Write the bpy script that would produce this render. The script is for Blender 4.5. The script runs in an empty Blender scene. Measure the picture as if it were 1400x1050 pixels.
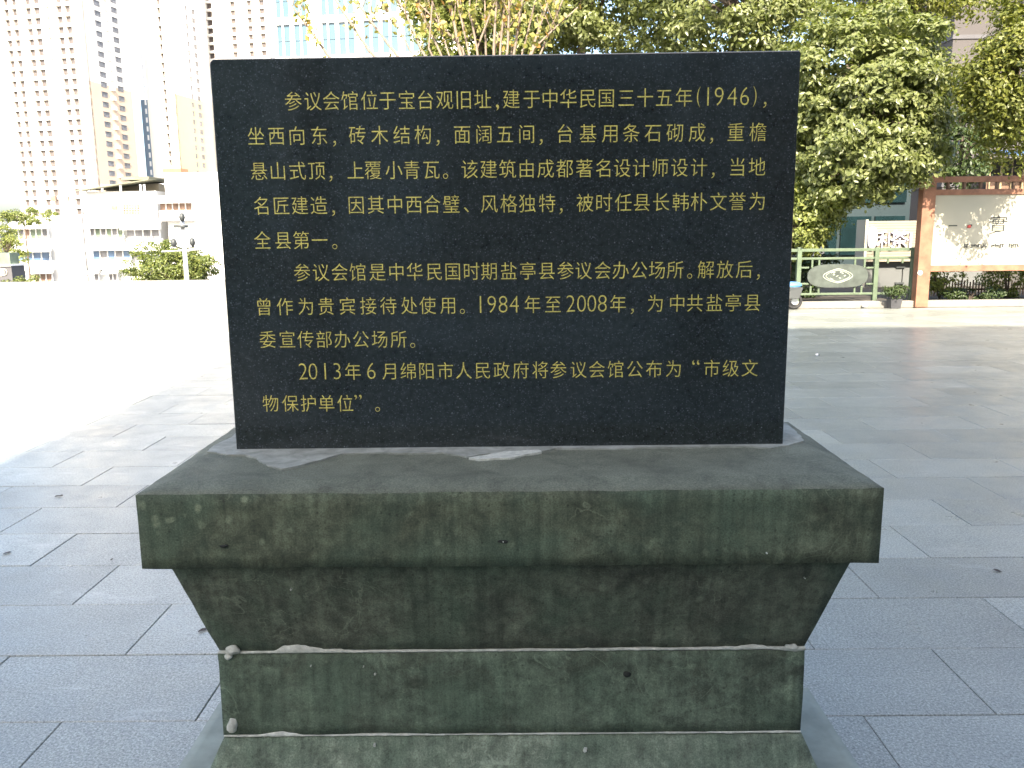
import bpy, bmesh, math, random
import numpy as np
from mathutils import Vector, Matrix, noise

rnd = random.Random(7)
C = bpy.context.scene.collection
SC = bpy.context.scene
R = math.radians

# ------------------------------------------------------------------ camera
EYE = 1.37
F = 1150.0
ROLL, PITCH, YAW = R(.65), R(10.0), math.atan(7.3 / 1150)
fw = Vector((-math.sin(YAW) * math.cos(PITCH), math.cos(YAW) * math.cos(PITCH), -math.sin(PITCH)))
r0 = Vector((math.cos(YAW), math.sin(YAW), 0))
u0 = r0.cross(fw)
rt = math.cos(ROLL) * r0 - math.sin(ROLL) * u0
up = math.sin(ROLL) * r0 + math.cos(ROLL) * u0
cam_d = bpy.data.cameras.new('camera')
cam = bpy.data.objects.new('camera', cam_d)
C.objects.link(cam)
m = Matrix((rt, up, -fw)).transposed().to_4x4()
m.translation = Vector((0, 0, EYE))
cam.matrix_world = m
cam_d.sensor_width = 36
cam_d.lens = 36 * F / 1400
cam_d.clip_start = .05
cam_d.clip_end = 8000
SC.camera = cam

# ------------------------------------------------------------------ world, sun, exposure
SUN_EL = R(38)
SUN_AZ = 0.012
w = bpy.data.worlds.new('World')
SC.world = w
w.use_nodes = True
nt = w.node_tree
bg = nt.nodes['Background']
sky = nt.nodes.new('ShaderNodeTexSky')
sky.sky_type = 'NISHITA'
sky.sun_disc = False
sky.sun_elevation = SUN_EL
sky.sun_rotation = math.pi - SUN_AZ
sky.dust_density = 5.0
sky.ozone_density = .6
sky.air_density = 1.0
sky.altitude = 400
nt.links.new(sky.outputs[0], bg.inputs[0])
bg.inputs[1].default_value = .15
sl = bpy.data.lights.new('sun', 'SUN')
sl.energy = 4.0
sl.angle = R(.5)
sl.color = (1, .90, .75)
so = bpy.data.objects.new('sun', sl)
C.objects.link(so)
sdir = Vector((-math.sin(SUN_AZ) * math.cos(SUN_EL), math.cos(SUN_AZ) * math.cos(SUN_EL), -math.sin(SUN_EL)))
so.rotation_euler = sdir.to_track_quat('-Z', 'Y').to_euler()
so.location = (5, -40, 40)
vs = SC.view_settings
vs.view_transform = 'Standard'
vs.look = 'None'
vs.gamma = 1
vs.exposure = 2.0
vs.use_curve_mapping = False
SC.cycles.max_bounces = 8
SC.cycles.diffuse_bounces = 4
SC.cycles.transmission_bounces = 4

# ------------------------------------------------------------------ helpers
def ray(px, py):
    return rt * ((px - 700) / F) - up * ((py - 525) / F) + fw

def aty(px, py, Y):
    d = ray(px, py)
    return Vector((0, 0, EYE)) + d * (Y / d.y)

def atz(px, py, z=0.):
    d = ray(px, py)
    return Vector((0, 0, EYE)) + d * ((z - EYE) / d.z)

def link(name, me, mat=None, parent=None, loc=None):
    o = bpy.data.objects.new(name, me)
    C.objects.link(o)
    if mat is not None and me is not None and not me.materials:
        me.materials.append(mat)
    if parent is not None:
        o.parent = parent
    if loc is not None:
        o.location = loc
    return o

def tag(o, label=None, cat=None, group=None, kind=None):
    if label: o['label'] = label
    if cat: o['category'] = cat
    if group: o['group'] = group
    if kind: o['kind'] = kind
    return o

def empty(name, loc, rz=0.):
    o = bpy.data.objects.new(name, None)
    C.objects.link(o)
    o.location = loc
    o.rotation_euler = (0, 0, rz)
    return o

class MB:
    """collects simple shapes into one mesh"""
    def __init__(s):
        s.v, s.f, s.m = [], [], []
    def add(s, vs_, fs, mi=0):
        n = len(s.v)
        s.v += [tuple(v) for v in vs_]
        s.f += [tuple(n + i for i in f) for f in fs]
        s.m += [mi] * len(fs)
        return s
    def box(s, x0, x1, y0, y1, z0, z1, mi=0):
        vs_ = [(x, y, z) for z in (z0, z1) for y in (y0, y1) for x in (x0, x1)]
        return s.add(vs_, [(0, 2, 3, 1), (4, 5, 7, 6), (0, 1, 5, 4), (2, 6, 7, 3), (0, 4, 6, 2), (1, 3, 7, 5)], mi)
    def tube(s, pts, rad, n=6, mi=0, caps=True):
        pts = [Vector(p) for p in pts]
        if not hasattr(rad, '__len__'): rad = [rad] * len(pts)
        base = len(s.v)
        a = None
        for i, p in enumerate(pts):
            d = (pts[min(i + 1, len(pts) - 1)] - pts[max(i - 1, 0)]).normalized()
            if a is None:
                a = d.orthogonal().normalized()
            else:
                a = (a - d * a.dot(d)).normalized()
            b = d.cross(a)
            for k in range(n):
                t = 2 * math.pi * k / n
                s.v.append(tuple(p + (a * math.cos(t) + b * math.sin(t)) * rad[i]))
        for i in range(len(pts) - 1):
            for k in range(n):
                k2 = (k + 1) % n
                s.f.append((base + i * n + k, base + i * n + k2, base + (i + 1) * n + k2, base + (i + 1) * n + k))
                s.m.append(mi)
        if caps:
            s.f.append(tuple(base + k for k in reversed(range(n)))); s.m.append(mi)
            e = base + (len(pts) - 1) * n
            s.f.append(tuple(e + k for k in range(n))); s.m.append(mi)
        return s
    def lathe(s, prof, cx=0, cy=0, n=16, mi=0):
        base = len(s.v)
        for r_, z in prof:
            for k in range(n):
                t = 2 * math.pi * k / n
                s.v.append((cx + r_ * math.cos(t), cy + r_ * math.sin(t), z))
        for i in range(len(prof) - 1):
            for k in range(n):
                k2 = (k + 1) % n
                s.f.append((base + i * n + k, base + i * n + k2, base + (i + 1) * n + k2, base + (i + 1) * n + k)); s.m.append(mi)
        s.f.append(tuple(base + k for k in reversed(range(n)))); s.m.append(mi)
        e = base + (len(prof) - 1) * n
        s.f.append(tuple(e + k for k in range(n))); s.m.append(mi)
        return s
    def mesh(s, name):
        me = bpy.data.meshes.new(name)
        me.from_pydata(s.v, [], s.f)
        me.update()
        return me
    def build(s, name, mats, parent=None, loc=None, smooth=False, bevel=0):
        me = s.mesh(name)
        if not isinstance(mats, (list, tuple)): mats = [mats]
        for mm in mats: me.materials.append(mm)
        me.polygons.foreach_set('material_index', s.m)
        if smooth: me.polygons.foreach_set('use_smooth', [True] * len(me.polygons))
        o = link(name, me, None, parent, loc)
        if bevel:
            b = o.modifiers.new('bevel', 'BEVEL'); b.width = bevel; b.segments = 2; b.limit_method = 'ANGLE'
        return o

def sph(s, c, r_, n=10, sq=(1, 1, 1), mi=0):
    prof = []
    base = len(s.v)
    m_ = n // 2
    for i in range(m_ + 1):
        a = math.pi * i / m_
        for k in range(n):
            t = 2 * math.pi * k / n
            s.v.append((c[0] + r_ * sq[0] * math.sin(a) * math.cos(t), c[1] + r_ * sq[1] * math.sin(a) * math.sin(t), c[2] - r_ * sq[2] * math.cos(a)))
    for i in range(m_):
        for k in range(n):
            k2 = (k + 1) % n
            s.f.append((base + i * n + k, base + i * n + k2, base + (i + 1) * n + k2, base + (i + 1) * n + k)); s.m.append(mi)

# ------------------------------------------------------------------ materials
class NT:
    def __init__(s, name):
        s.mat = bpy.data.materials.new(name)
        s.mat.use_nodes = True
        s.n = s.mat.node_tree.nodes
        s.l = s.mat.node_tree.links
        s.b = s.n['Principled BSDF']
        s.out = s.n['Material Output']
    def node(s, t, **kw):
        nd = s.n.new(t)
        for k, v in kw.items():
            if k.startswith('i_'):
                nd.inputs[int(k[2:]) if k[2:].isdigit() else k[2:].replace('_', ' ')].default_value = v
            else:
                setattr(nd, k, v)
        return nd
    def noise(s, scale, detail=4, rough=.6, vec=None, dist=0):
        nd = s.node('ShaderNodeTexNoise')
        nd.inputs['Scale'].default_value = scale
        nd.inputs['Detail'].default_value = detail
        nd.inputs['Roughness'].default_value = rough
        nd.inputs['Distortion'].default_value = dist
        s.l.new(vec if vec is not None else s.pos(), nd.inputs['Vector'])
        return nd.outputs['Fac']
    def pos(s):
        if not hasattr(s, '_p'):
            s._p = s.node('ShaderNodeNewGeometry').outputs['Position']
        return s._p
    def scaled(s, sc_):
        nd = s.node('ShaderNodeVectorMath', operation='MULTIPLY')
        s.l.new(s.pos(), nd.inputs[0]); nd.inputs[1].default_value = sc_
        return nd.outputs[0]
    def ramp(s, fac, stops, interp='LINEAR'):
        nd = s.node('ShaderNodeValToRGB')
        nd.color_ramp.interpolation = interp
        el = nd.color_ramp.elements
        while len(el) < len(stops): el.new(.5)
        for e, (p, c) in zip(el, stops):
            e.position = p
            e.color = (c, c, c, 1) if isinstance(c, (int, float)) else (*c, 1)
        s.l.new(fac, nd.inputs[0])
        return nd.outputs[0]
    def mix(s, fac, a, b, mode='MIX'):
        nd = s.node('ShaderNodeMix', data_type='RGBA', blend_type=mode)
        for sock, v in ((nd.inputs[0], fac), (nd.inputs[6], a), (nd.inputs[7], b)):
            if isinstance(v, (int, float)): sock.default_value = v
            elif isinstance(v, tuple): sock.default_value = (*v, 1)
            else: s.l.new(v, sock)
        return nd.outputs[2]
    def math(s, op, a, b=None, c=None):
        nd = s.node('ShaderNodeMath', operation=op)
        for i, v in enumerate((a, b, c)):
            if v is None: continue
            if isinstance(v, (int, float)): nd.inputs[i].default_value = v
            else: s.l.new(v, nd.inputs[i])
        return nd.outputs[0]
    def set(s, **kw):
        for k, v in kw.items():
            sock = s.b.inputs[k.replace('_', ' ')]
            if isinstance(v, (int, float)): sock.default_value = v
            elif isinstance(v, tuple): sock.default_value = (*v, 1)
            else: s.l.new(v, sock)
        return s
    def bump(s, h, strength=.3, dist=.002):
        nd = s.node('ShaderNodeBump')
        nd.inputs['Strength'].default_value = strength
        nd.inputs['Distance'].default_value = dist
        s.l.new(h, nd.inputs['Height'])
        s.l.new(nd.outputs[0], s.b.inputs['Normal'])
        return s

def plain(name, col, rough=.7, var=.15, scale=8, metal=0, spec=.5):
    t = NT(name)
    n1 = t.noise(scale, 5, .6)
    dark = tuple(c * (1 - var) for c in col)
    lite = tuple(min(1, c * (1 + var)) for c in col)
    t.set(Base_Color=t.ramp(n1, [(.3, dark), (.7, lite)]), Roughness=rough, Metallic=metal)
    t.b.inputs['Specular IOR Level'].default_value = spec
    return t.mat

# pavers: flamed blue grey granite
PW, PD, PX0, PY0 = .77, .395, -1.326, 2.615
def mat_paver():
    t = NT('paver_granite')
    sep = t.node('ShaderNodeSeparateXYZ'); t.l.new(t.pos(), sep.inputs[0])
    row = t.math('FLOOR', t.math('DIVIDE', t.math('SUBTRACT', sep.outputs[1], PY0), PD))
    half = t.math('MULTIPLY', t.math('MODULO', t.math('ABSOLUTE', row), 2), PW / 2)
    col = t.math('FLOOR', t.math('DIVIDE', t.math('ADD', t.math('SUBTRACT', sep.outputs[0], PX0), half), PW))
    cb = t.node('ShaderNodeCombineXYZ'); t.l.new(row, cb.inputs[0]); t.l.new(col, cb.inputs[1])
    wn = t.node('ShaderNodeTexWhiteNoise'); t.l.new(cb.outputs[0], wn.inputs[0])
    tone = t.ramp(wn.outputs[0], [(0, .86), (.5, 1.0), (.85, 1.05), (1, 1.16)])
    sp = t.noise(150, 4, .8)
    speck = t.ramp(sp, [(.35, (.10, .107, .096)), (.46, (.24, .252, .222)), (.55, (.315, .327, .284)), (.66, (.48, .49, .43))])
    sp2 = t.ramp(t.noise(95, 3, .7), [(.3, .80), (.7, 1.18)])
    base = t.mix(1, t.mix(1, speck, tone, 'MULTIPLY'), sp2, 'MULTIPLY')
    big = t.ramp(t.noise(1.3, 5, .65), [(.3, .82), (.55, 1.0), (.75, 1.12)])
    base = t.mix(1, base, big, 'MULTIPLY')
    # pale lime blooms and a few brown stains
    st = t.ramp(t.noise(2.3, 5, .7, t.scaled((.7, 1.6, 1)), .6), [(.60, 0.), (.72, .45)])
    base = t.mix(st, base, (.50, .50, .46))
    br = t.ramp(t.noise(3.1, 4, .6, t.scaled((1, 1, 3)), 1), [(.70, 0.), (.80, .35)])
    base = t.mix(br, base, (.30, .22, .15))
    grit = t.ramp(t.noise(22, 6, .8), [(.30, .72), (.42, 1.0), (.62, 1.0), (.74, 1.12)])
    base = t.mix(1, base, grit, 'MULTIPLY')
    spot = t.node('ShaderNodeTexVoronoi'); spot.inputs['Scale'].default_value = 9; t.l.new(t.pos(), spot.inputs['Vector'])
    base = t.mix(t.ramp(spot.outputs['Distance'], [(.035, .45), (.06, 0.)]), base, (.09, .085, .075))
    t.set(Base_Color=base, Roughness=t.ramp(t.noise(6, 4), [(.3, .27), (.7, .42)]))
    t.b.inputs['Specular IOR Level'].default_value = .6
    t.bump(sp, .25, .0012)
    return t.mat
M = {}
M['paver'] = mat_paver()
M['joint'] = plain('joint_sand', (.16, .165, .15), .95, .3, 30)

def mat_stone(name, dark, mid, lite, topcol, spots=.5, seed=0., streak=.6):
    t = NT(name)
    off = t.node('ShaderNodeVectorMath', operation='ADD'); t.l.new(t.pos(), off.inputs[0]); off.inputs[1].default_value = (seed, seed * .7, seed * 1.3)
    v = off.outputs[0]
    a = t.noise(9, 7, .68, v, .7)
    col = t.ramp(a, [(.33, dark), (.5, mid), (.68, lite)])
    b_ = t.noise(34, 6, .7, v)
    col = t.mix(1, col, t.ramp(b_, [(.34, .60), (.5, .98), (.66, 1.40)]), 'MULTIPLY')
    vs_ = t.node('ShaderNodeVectorMath', operation='MULTIPLY'); t.l.new(v, vs_.inputs[0]); vs_.inputs[1].default_value = (26, 8, 2.6)
    s_ = t.noise(1.0, 4, .6, vs_.outputs[0])
    col = t.mix(streak, col, t.mix(1, col, t.ramp(s_, [(.3, .68), (.55, 1.03), (.75, 1.35)]), 'MULTIPLY'))
    # green algae film in patches
    g = t.ramp(t.noise(5.5, 5, .6, v, .4), [(.42, 0.), (.66, .55)])
    col = t.mix(g, col, (.075, .115, .072))
    # thin pale root traces and drip lines
    lf = t.noise(7, 3, .55, v, 1.2)
    ln = t.math('ABSOLUTE', t.math('SUBTRACT', lf, .5))
    zone2 = t.ramp(t.noise(3.2, 2, .5, v), [(.52, 0.), (.62, .5)])
    col = t.mix(t.math('MULTIPLY', t.ramp(ln, [(.003, 1.), (.008, 0.)]), zone2), col, tuple(min(1, c * 1.5) for c in lite))
    dr = t.node('ShaderNodeVectorMath', operation='MULTIPLY'); t.l.new(v, dr.inputs[0]); dr.inputs[1].default_value = (70, 10, 3.5)
    col = t.mix(1, col, t.ramp(t.noise(1., 3, .6, dr.outputs[0]), [(.32, .80), (.5, 1.), (.7, 1.16)]), 'MULTIPLY')
    pit = t.node('ShaderNodeTexVoronoi'); pit.inputs['Scale'].default_value = 75; t.l.new(v, pit.inputs['Vector'])
    psel = t.node('ShaderNodeSeparateColor'); t.l.new(pit.outputs['Color'], psel.inputs[0])
    pf2 = t.math('MULTIPLY', t.ramp(pit.outputs['Distance'], [(.10, 1.), (.24, 0.)]), t.math('GREATER_THAN', psel.outputs[0], .8))
    col = t.mix(t.math('MULTIPLY', pf2, .6), col, tuple(c * .4 for c in dark))
    # lichen spots
    vo = t.node('ShaderNodeTexVoronoi'); vo.inputs['Scale'].default_value = 36
    vo.inputs['Randomness'].default_value = 1
    wob = t.node('ShaderNodeVectorMath', operation='ADD'); t.l.new(v, wob.inputs[0])
    nz = t.node('ShaderNodeTexNoise'); nz.inputs['Scale'].default_value = 60; t.l.new(v, nz.inputs['Vector'])
    sc2 = t.node('ShaderNodeVectorMath', operation='SCALE'); t.l.new(nz.outputs['Color'], sc2.inputs[0]); sc2.inputs['Scale'].default_value = .012
    t.l.new(sc2.outputs[0], wob.inputs[1]); t.l.new(wob.outputs[0], vo.inputs['Vector'])
    d = t.ramp(vo.outputs['Distance'], [(.16, 1.), (.36, 0.)])
    pick = t.math('GREATER_THAN', t.node('ShaderNodeSeparateColor').outputs[0], .72)
    sepc = pick.node.inputs[0].links[0].from_node; t.l.new(vo.outputs['Color'], sepc.inputs[0])
    zone = t.ramp(t.noise(4, 3, .5, v), [(.46, 0.), (.6, 1.)])
    f = t.math('MULTIPLY', t.math('MULTIPLY', d, pick), t.math('MULTIPLY', zone, spots))
    col = t.mix(f, col, tuple(min(1, c * 1.7) for c in lite))
    # rain washed top faces gather pale dust
    g2 = t.node('ShaderNodeNewGeometry')
    sz = t.node('ShaderNodeSeparateXYZ'); t.l.new(g2.outputs['True Normal'], sz.inputs[0])
    upf = t.ramp(sz.outputs[2], [(.45, 0.), (.85, .8), (1., 1.)])
    tc = t.mix(1, topcol, t.ramp(t.noise(13, 6, .7, v, .5), [(.32, .68), (.5, .98), (.7, 1.25)]), 'MULTIPLY')
    col = t.mix(upf, col, tc)
    fine = t.noise(300, 3, .7, v)
    col = t.mix(1, col, t.ramp(fine, [(.32, .68), (.5, 1.), (.68, 1.34)]), 'MULTIPLY')
    t.set(Base_Color=col, Roughness=.82)
    t.b.inputs['Specular IOR Level'].default_value = .35
    h = t.mix(.35, a, b_); h = t.mix(.25, h, fine)
    t.bump(h, .8, .008)
    return t.mat
M['cap'] = mat_stone('mossy_sandstone_cap', (.050, .056, .034), (.086, .098, .058), (.132, .148, .090), (.135, .142, .102), .7, 0, .7)
M['taper'] = mat_stone('dark_sandstone', (.062, .066, .046), (.094, .104, .070), (.136, .150, .100), (.12, .12, .1), .35, 3.3, .45)
M['block'] = mat_stone('green_sandstone', (.068, .076, .050), (.100, .126, .084), (.138, .172, .112), (.14, .14, .12), .3, 7.7, .4)
M['foot'] = mat_stone('pale_green_sandstone', (.125, .15, .105), (.16, .19, .132), (.205, .235, .165), (.2, .2, .18), .3, 11, .3)
M['plinth'] = plain('smooth_cement', (.23, .255, .215), .75, .2, 14)

def mat_mortar():
    t = NT('mortar')
    a = t.noise(60, 6, .7)
    t.set(Base_Color=t.ramp(a, [(.3, (.34, .34, .28)), (.55, (.52, .52, .44)), (.7, (.68, .68, .58))]), Roughness=.9)
    t.bump(a, .6, .004)
    return t.mat
M['mortar'] = mat_mortar()
def mat_patch():
    t = NT('cement_patch')
    a = t.noise(24, 6, .65, None, .5)
    t.set(Base_Color=t.ramp(a, [(.3, (.18, .185, .15)), (.5, (.27, .275, .23)), (.7, (.37, .375, .32))]), Roughness=.85)
    t.bump(a, .4, .003)
    return t.mat
M['patch'] = mat_patch()

def mat_granite():
    t = NT('polished_black_granite')
    vo = t.node('ShaderNodeTexVoronoi'); vo.inputs['Scale'].default_value = 330
    t.l.new(t.pos(), vo.inputs['Vector'])
    sc_ = t.node('ShaderNodeSeparateColor'); t.l.new(vo.outputs['Color'], sc_.inputs[0])
    fleck = t.ramp(sc_.outputs[0], [(.72, 0.), (.99, .8)])
    near = t.ramp(vo.outputs['Distance'], [(.25, 1.), (.55, .1)])
    f = t.math('MULTIPLY', fleck, near)
    vo2 = t.node('ShaderNodeTexVoronoi'); vo2.inputs['Scale'].default_value = 120
    t.l.new(t.pos(), vo2.inputs['Vector'])
    sc2 = t.node('ShaderNodeSeparateColor'); t.l.new(vo2.outputs['Color'], sc2.inputs[0])
    f2 = t.math('MULTIPLY', t.ramp(sc2.outputs[1], [(.95, 0.), (1., .55)]), t.ramp(vo2.outputs['Distance'], [(.08, 1.), (.22, 0.)]))
    mott = t.ramp(t.noise(90, 5, .75), [(.33, (.012, .016, .0155)), (.6, (.024, .031, .030)), (.78, (.044, .054, .053))])
    col = t.mix(f, mott, (.09, .105, .12))
    col = t.mix(f2, col, (.26, .29, .31))
    dust = t.ramp(t.noise(3, 6, .7, t.scaled((1, 1, 2.2))), [(.45, 0.), (.75, .12)])
    col = t.mix(dust, col, (.10, .12, .125))
    t.set(Base_Color=col, Roughness=t.ramp(t.noise(14, 5, .7), [(.3, .07), (.7, .15)]))
    t.b.inputs['Specular IOR Level'].default_value = .62
    t.bump(t.noise(3.5, 2), .03, .004)
    return t.mat
M['granite'] = mat_granite()
M['gold'] = plain('gold_paint', (.60, .52, .12), .5, .5, 260)
M['white_wall'] = plain('white_tile_wall', (.72, .72, .70), .7, .05, .6)
M['cream_wall'] = plain('cream_wall', (.78, .75, .68), .8, .04, .15)
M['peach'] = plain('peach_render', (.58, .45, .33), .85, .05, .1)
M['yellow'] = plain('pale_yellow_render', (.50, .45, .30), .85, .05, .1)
M['cornice'] = plain('terracotta_trim', (.42, .20, .11), .8, .1, .3)
M['pane'] = plain('dark_window_glass', (.10, .088, .085), .25, .3, .7)
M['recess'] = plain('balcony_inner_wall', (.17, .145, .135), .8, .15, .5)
M['blue_pane'] = plain('blue_window_glass', (.10, .16, .26), .25, .4, .7)
M['green_pane'] = plain('green_window_glass', (.13, .17, .12), .3, .5, 1.2)
M['brown_pane'] = plain('brown_window_shutters', (.22, .14, .10), .6, .4, 1.5)
M['grey_pane'] = plain('grey_window_glass', (.16, .16, .17), .4, .5, 1.0)
M['blue_strip'] = plain('slate_blue_cladding', (.15, .21, .27), .6, .05, .2)
def mat_glass_tower():
    t = NT('sky_blue_curtain_glass')
    t.set(Base_Color=t.ramp(t.noise(.25, 3), [(.3, (.060, .115, .15)), (.7, (.08, .14, .175))]), Roughness=.1, Metallic=0.)
    return t.mat
M['tower_glass'] = mat_glass_tower()
M['olive_roof'] = plain('olive_roof_sheet', (.16, .16, .11), .7, .2, .8)
M['dark_metal'] = plain('dark_lamp_housing', (.04, .045, .045), .5, .2, 4)
M['pole'] = plain('galvanised_pole', (.55, .57, .58), .4, .08, 3, .3)
M['green_paint'] = plain('weathered_green_paint', (.105, .14, .088), .45, .18, 9)
M['plaque'] = None
M['red_wood'] = plain('red_brown_timber', (.26, .125, .075), .55, .3, 6)
M['board'] = plain('cream_board', (.40, .38, .30), .5, .03, 2)
M['ink'] = plain('black_ink', (.03, .035, .035), .6, .1, 10)
M['red_ink'] = plain('red_ink', (.35, .05, .04), .6, .1, 10)
M['kerb'] = plain('kerb_concrete', (.24, .225, .195), .85, .12, 5)
M['soil'] = plain('planting_soil', (.07, .06, .045), .95, .3, 6)
M['concrete'] = plain('grey_concrete', (.085, .083, .087), .85, .12, 1.2)
M['warm_conc'] = plain('warm_grey_render', (.07, .063, .06), .85, .10, .4)
M['shop'] = plain('shop_wall_tile', (.27, .24, .175), .6, .08, 3)
M['shop_panel'] = plain('pale_shop_panel', (.12, .125, .12), .6, .1, 2)
M['hoarding'] = plain('grey_hoarding_sheet', (.085, .095, .112), .6, .08, 1)
M['teal'] = plain('teal_window_glass', (.006, .018, .02), .25, .3, .8)
M['teal_frame'] = plain('pale_teal_frame', (.015, .03, .034), .5, .1, 1)
M['letter'] = plain('white_sign_letter', (.60, .58, .66), .5, .05, 4)
M['bamboo'] = plain('bamboo_cane', (.30, .24, .13), .6, .3, 8)
M['blue_awning'] = plain('blue_awning', (.05, .12, .26), .5, .15, 3)
M['blue_cover'] = plain('blue_seat_cover', (.10, .28, .55), .45, .15, 10)
M['rubber'] = plain('black_rubber', (.02, .02, .02), .7, .2, 20)
M['pot'] = plain('grey_plant_pot', (.055, .055, .06), .6, .15, 8)
M['plastic'] = plain('white_plastic', (.75, .75, .73), .4, .05, 8)
M['roof_tile'] = plain('grey_roof_tile', (.06, .062, .065), .8, .25, 3)
M['plaster'] = plain('pale_plaster', (.38, .46, .47), .8, .15, .8)
M['added_wall'] = plain('grey_green_render', (.20, .27, .27), .8, .15, .8)
M['dark_timber'] = plain('dark_timber', (.045, .028, .02), .5, .3, 3)
M['brown_timber'] = plain('brown_timber', (.16, .095, .06), .55, .2, 3)
M['earth'] = plain('street_asphalt', (.14, .14, .135), .9, .15, .2)

def mat_bark(name, col):
    t = NT(name)
    n_ = t.noise(1, 5, .7, t.scaled((30, 30, 6)))
    t.set(Base_Color=t.ramp(n_, [(.3, tuple(c * .6 for c in col)), (.7, tuple(c * 1.3 for c in col))]), Roughness=.9)
    t.bump(n_, .5, .01)
    return t.mat
M['bark'] = mat_bark('bark', (.11, .085, .065))
M['twig'] = mat_bark('pale_twig_bark', (.22, .17, .13))

def mat_leaf(name, c1, c2, c3, rough=.42, trans=.4):
    t = NT(name)
    g = t.node('ShaderNodeNewGeometry')
    col = t.ramp(g.outputs['Random Per Island'], [(0, c1), (.45, c2), (.8, c2), (1, c3)])
    t.set(Base_Color=col, Roughness=rough)
    t.b.inputs['Specular IOR Level'].default_value = .55
    tr = t.node('ShaderNodeBsdfTranslucent')
    br = t.mix(1, col, (1.25, 1.35, .55), 'MULTIPLY')
    t.l.new(br, tr.inputs[0])
    mx = t.node('ShaderNodeMixShader'); mx.inputs[0].default_value = trans
    t.l.new(t.b.outputs[0], mx.inputs[1]); t.l.new(tr.outputs[0], mx.inputs[2])
    t.l.new(mx.outputs[0], t.out.inputs[0])
    return t.mat
M['leaf_silver'] = mat_leaf('silver_green_leaf', (.11, .13, .04), (.185, .21, .075), (.27, .28, .12), .38, .38)
M['leaf_green'] = mat_leaf('mid_green_leaf', (.12, .145, .035), (.22, .25, .065), (.31, .31, .09), .45, .4)
M['leaf_yellow'] = mat_leaf('yellow_green_leaf', (.09, .105, .015), (.15, .165, .026), (.22, .21, .04), .5, .3)
M['leaf_autumn'] = mat_leaf('autumn_leaf', (.17, .19, .05), (.28, .26, .07), (.42, .22, .06), .5, .35)
M['leaf_far'] = mat_leaf('yellow_green_far_leaf', (.08, .11, .022), (.14, .17, .04), (.22, .22, .05), .5, .3)  # yellow-green leaf colour of the distant street trees
M['leaf_dark'] = mat_leaf('dark_shrub_leaf', (.03, .05, .015), (.05, .08, .02), (.09, .12, .035), .5, .25)

# ------------------------------------------------------------------ leaves
def leaf_object(name, P, Nrm, size, mat, parent, seed=0, aspect=.5, fold=.25):
    """P, Nrm: (n,3); each leaf two folded triangles"""
    rg = np.random.default_rng(seed)
    n = len(P)
    Nn = Nrm / (np.linalg.norm(Nrm, axis=1, keepdims=True) + 1e-9)
    T = rg.normal(size=(n, 3)); T[:, 2] -= .7
    T -= Nn * (T * Nn).sum(1, keepdims=True)
    T /= np.linalg.norm(T, axis=1, keepdims=True) + 1e-9
    B = np.cross(Nn, T)
    s_ = size * rg.uniform(.65, 1.25, (n, 1))
    a = P - T * s_ * .5
    b = P + B * s_ * aspect * .5 + Nn * s_ * fold * .3
    c = P + T * s_ * .5
    d = P - B * s_ * aspect * .5 + Nn * s_ * fold * .3
    V = np.stack([a, b, c, d], 1).reshape(-1, 3).astype(np.float32)
    idx = (np.arange(n) * 4)[:, None]
    tri = np.concatenate([idx + np.array([0, 1, 2]), idx + np.array([0, 2, 3])], 1).reshape(-1).astype(np.int32)
    me = bpy.data.meshes.new(name)
    me.vertices.add(n * 4); me.vertices.foreach_set('co', V.ravel())
    me.loops.add(n * 6); me.loops.foreach_set('vertex_index', tri)
    me.polygons.add(n * 2)
    me.polygons.foreach_set('loop_start', np.arange(0, n * 6, 3, dtype=np.int32))
    me.polygons.foreach_set('loop_total', np.full(n * 2, 3, dtype=np.int32))
    me.update(calc_edges=True)
    me.materials.append(mat)
    return link(name, me, None, parent)

def crown_points(n_clump, per, rad, clump_r, seed, up_bias=.45, squash=.75, droop=0.):
    rg = np.random.default_rng(seed)
    Ps, Ns = [], []
    for k in range(n_clump):
        d = rg.normal(size=3); d /= np.linalg.norm(d)
        r_ = rg.uniform(.25, 1) ** .45
        lump = 1 + .16 * math.sin(3 * d[0] + seed) + .12 * math.sin(5 * d[2] + 2 * seed) + rg.uniform(-.1, .1)
        c = d * r_ * lump * np.array(rad)
        cr = clump_r * rg.uniform(.6, 1.3)
        dd = rg.normal(size=(per, 3)); dd /= np.linalg.norm(dd, axis=1, keepdims=True)
        dd[:, 2] = np.where(rg.uniform(size=per) < .6, np.abs(dd[:, 2]), dd[:, 2])
        p = c + dd * cr * np.array([1, 1, squash]) * rg.uniform(.55, 1.05, (per, 1))
        if droop: p[:, 2] -= droop * rg.uniform(0, 1, per) ** 2
        nn = dd * .8 + d * .5 + rg.normal(size=(per, 3)) * .55
        nn[:, 2] += up_bias
        Ps.append(p); Ns.append(nn)
    return np.concatenate(Ps), np.concatenate(Ns)

def branches(top, rad, n, seed, trunk_r):
    rg = random.Random(seed)
    mb = MB()
    for k in range(n):
        a = rg.uniform(0, 2 * math.pi); e = rg.uniform(.1, 1.2)
        d = Vector((math.cos(a) * math.cos(e) * rad[0], math.sin(a) * math.cos(e) * rad[1], math.sin(e) * rad[2])) * .9
        p0 = Vector(top) + Vector((0, 0, rg.uniform(-.15, .1) * rad[2]))
        pts = [p0 + d * t + Vector((rg.uniform(-.06, .06) * rad[0], rg.uniform(-.06, .06) * rad[1], .12 * rad[2] * math.sin(t * 3))) * (t > 0) for t in (0, .25, .5, .75, 1)]
        mb.tube(pts, [trunk_r * .45 * (1 - t * .85) for t in (0, .25, .5, .75, 1)], 5)
    return mb

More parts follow.
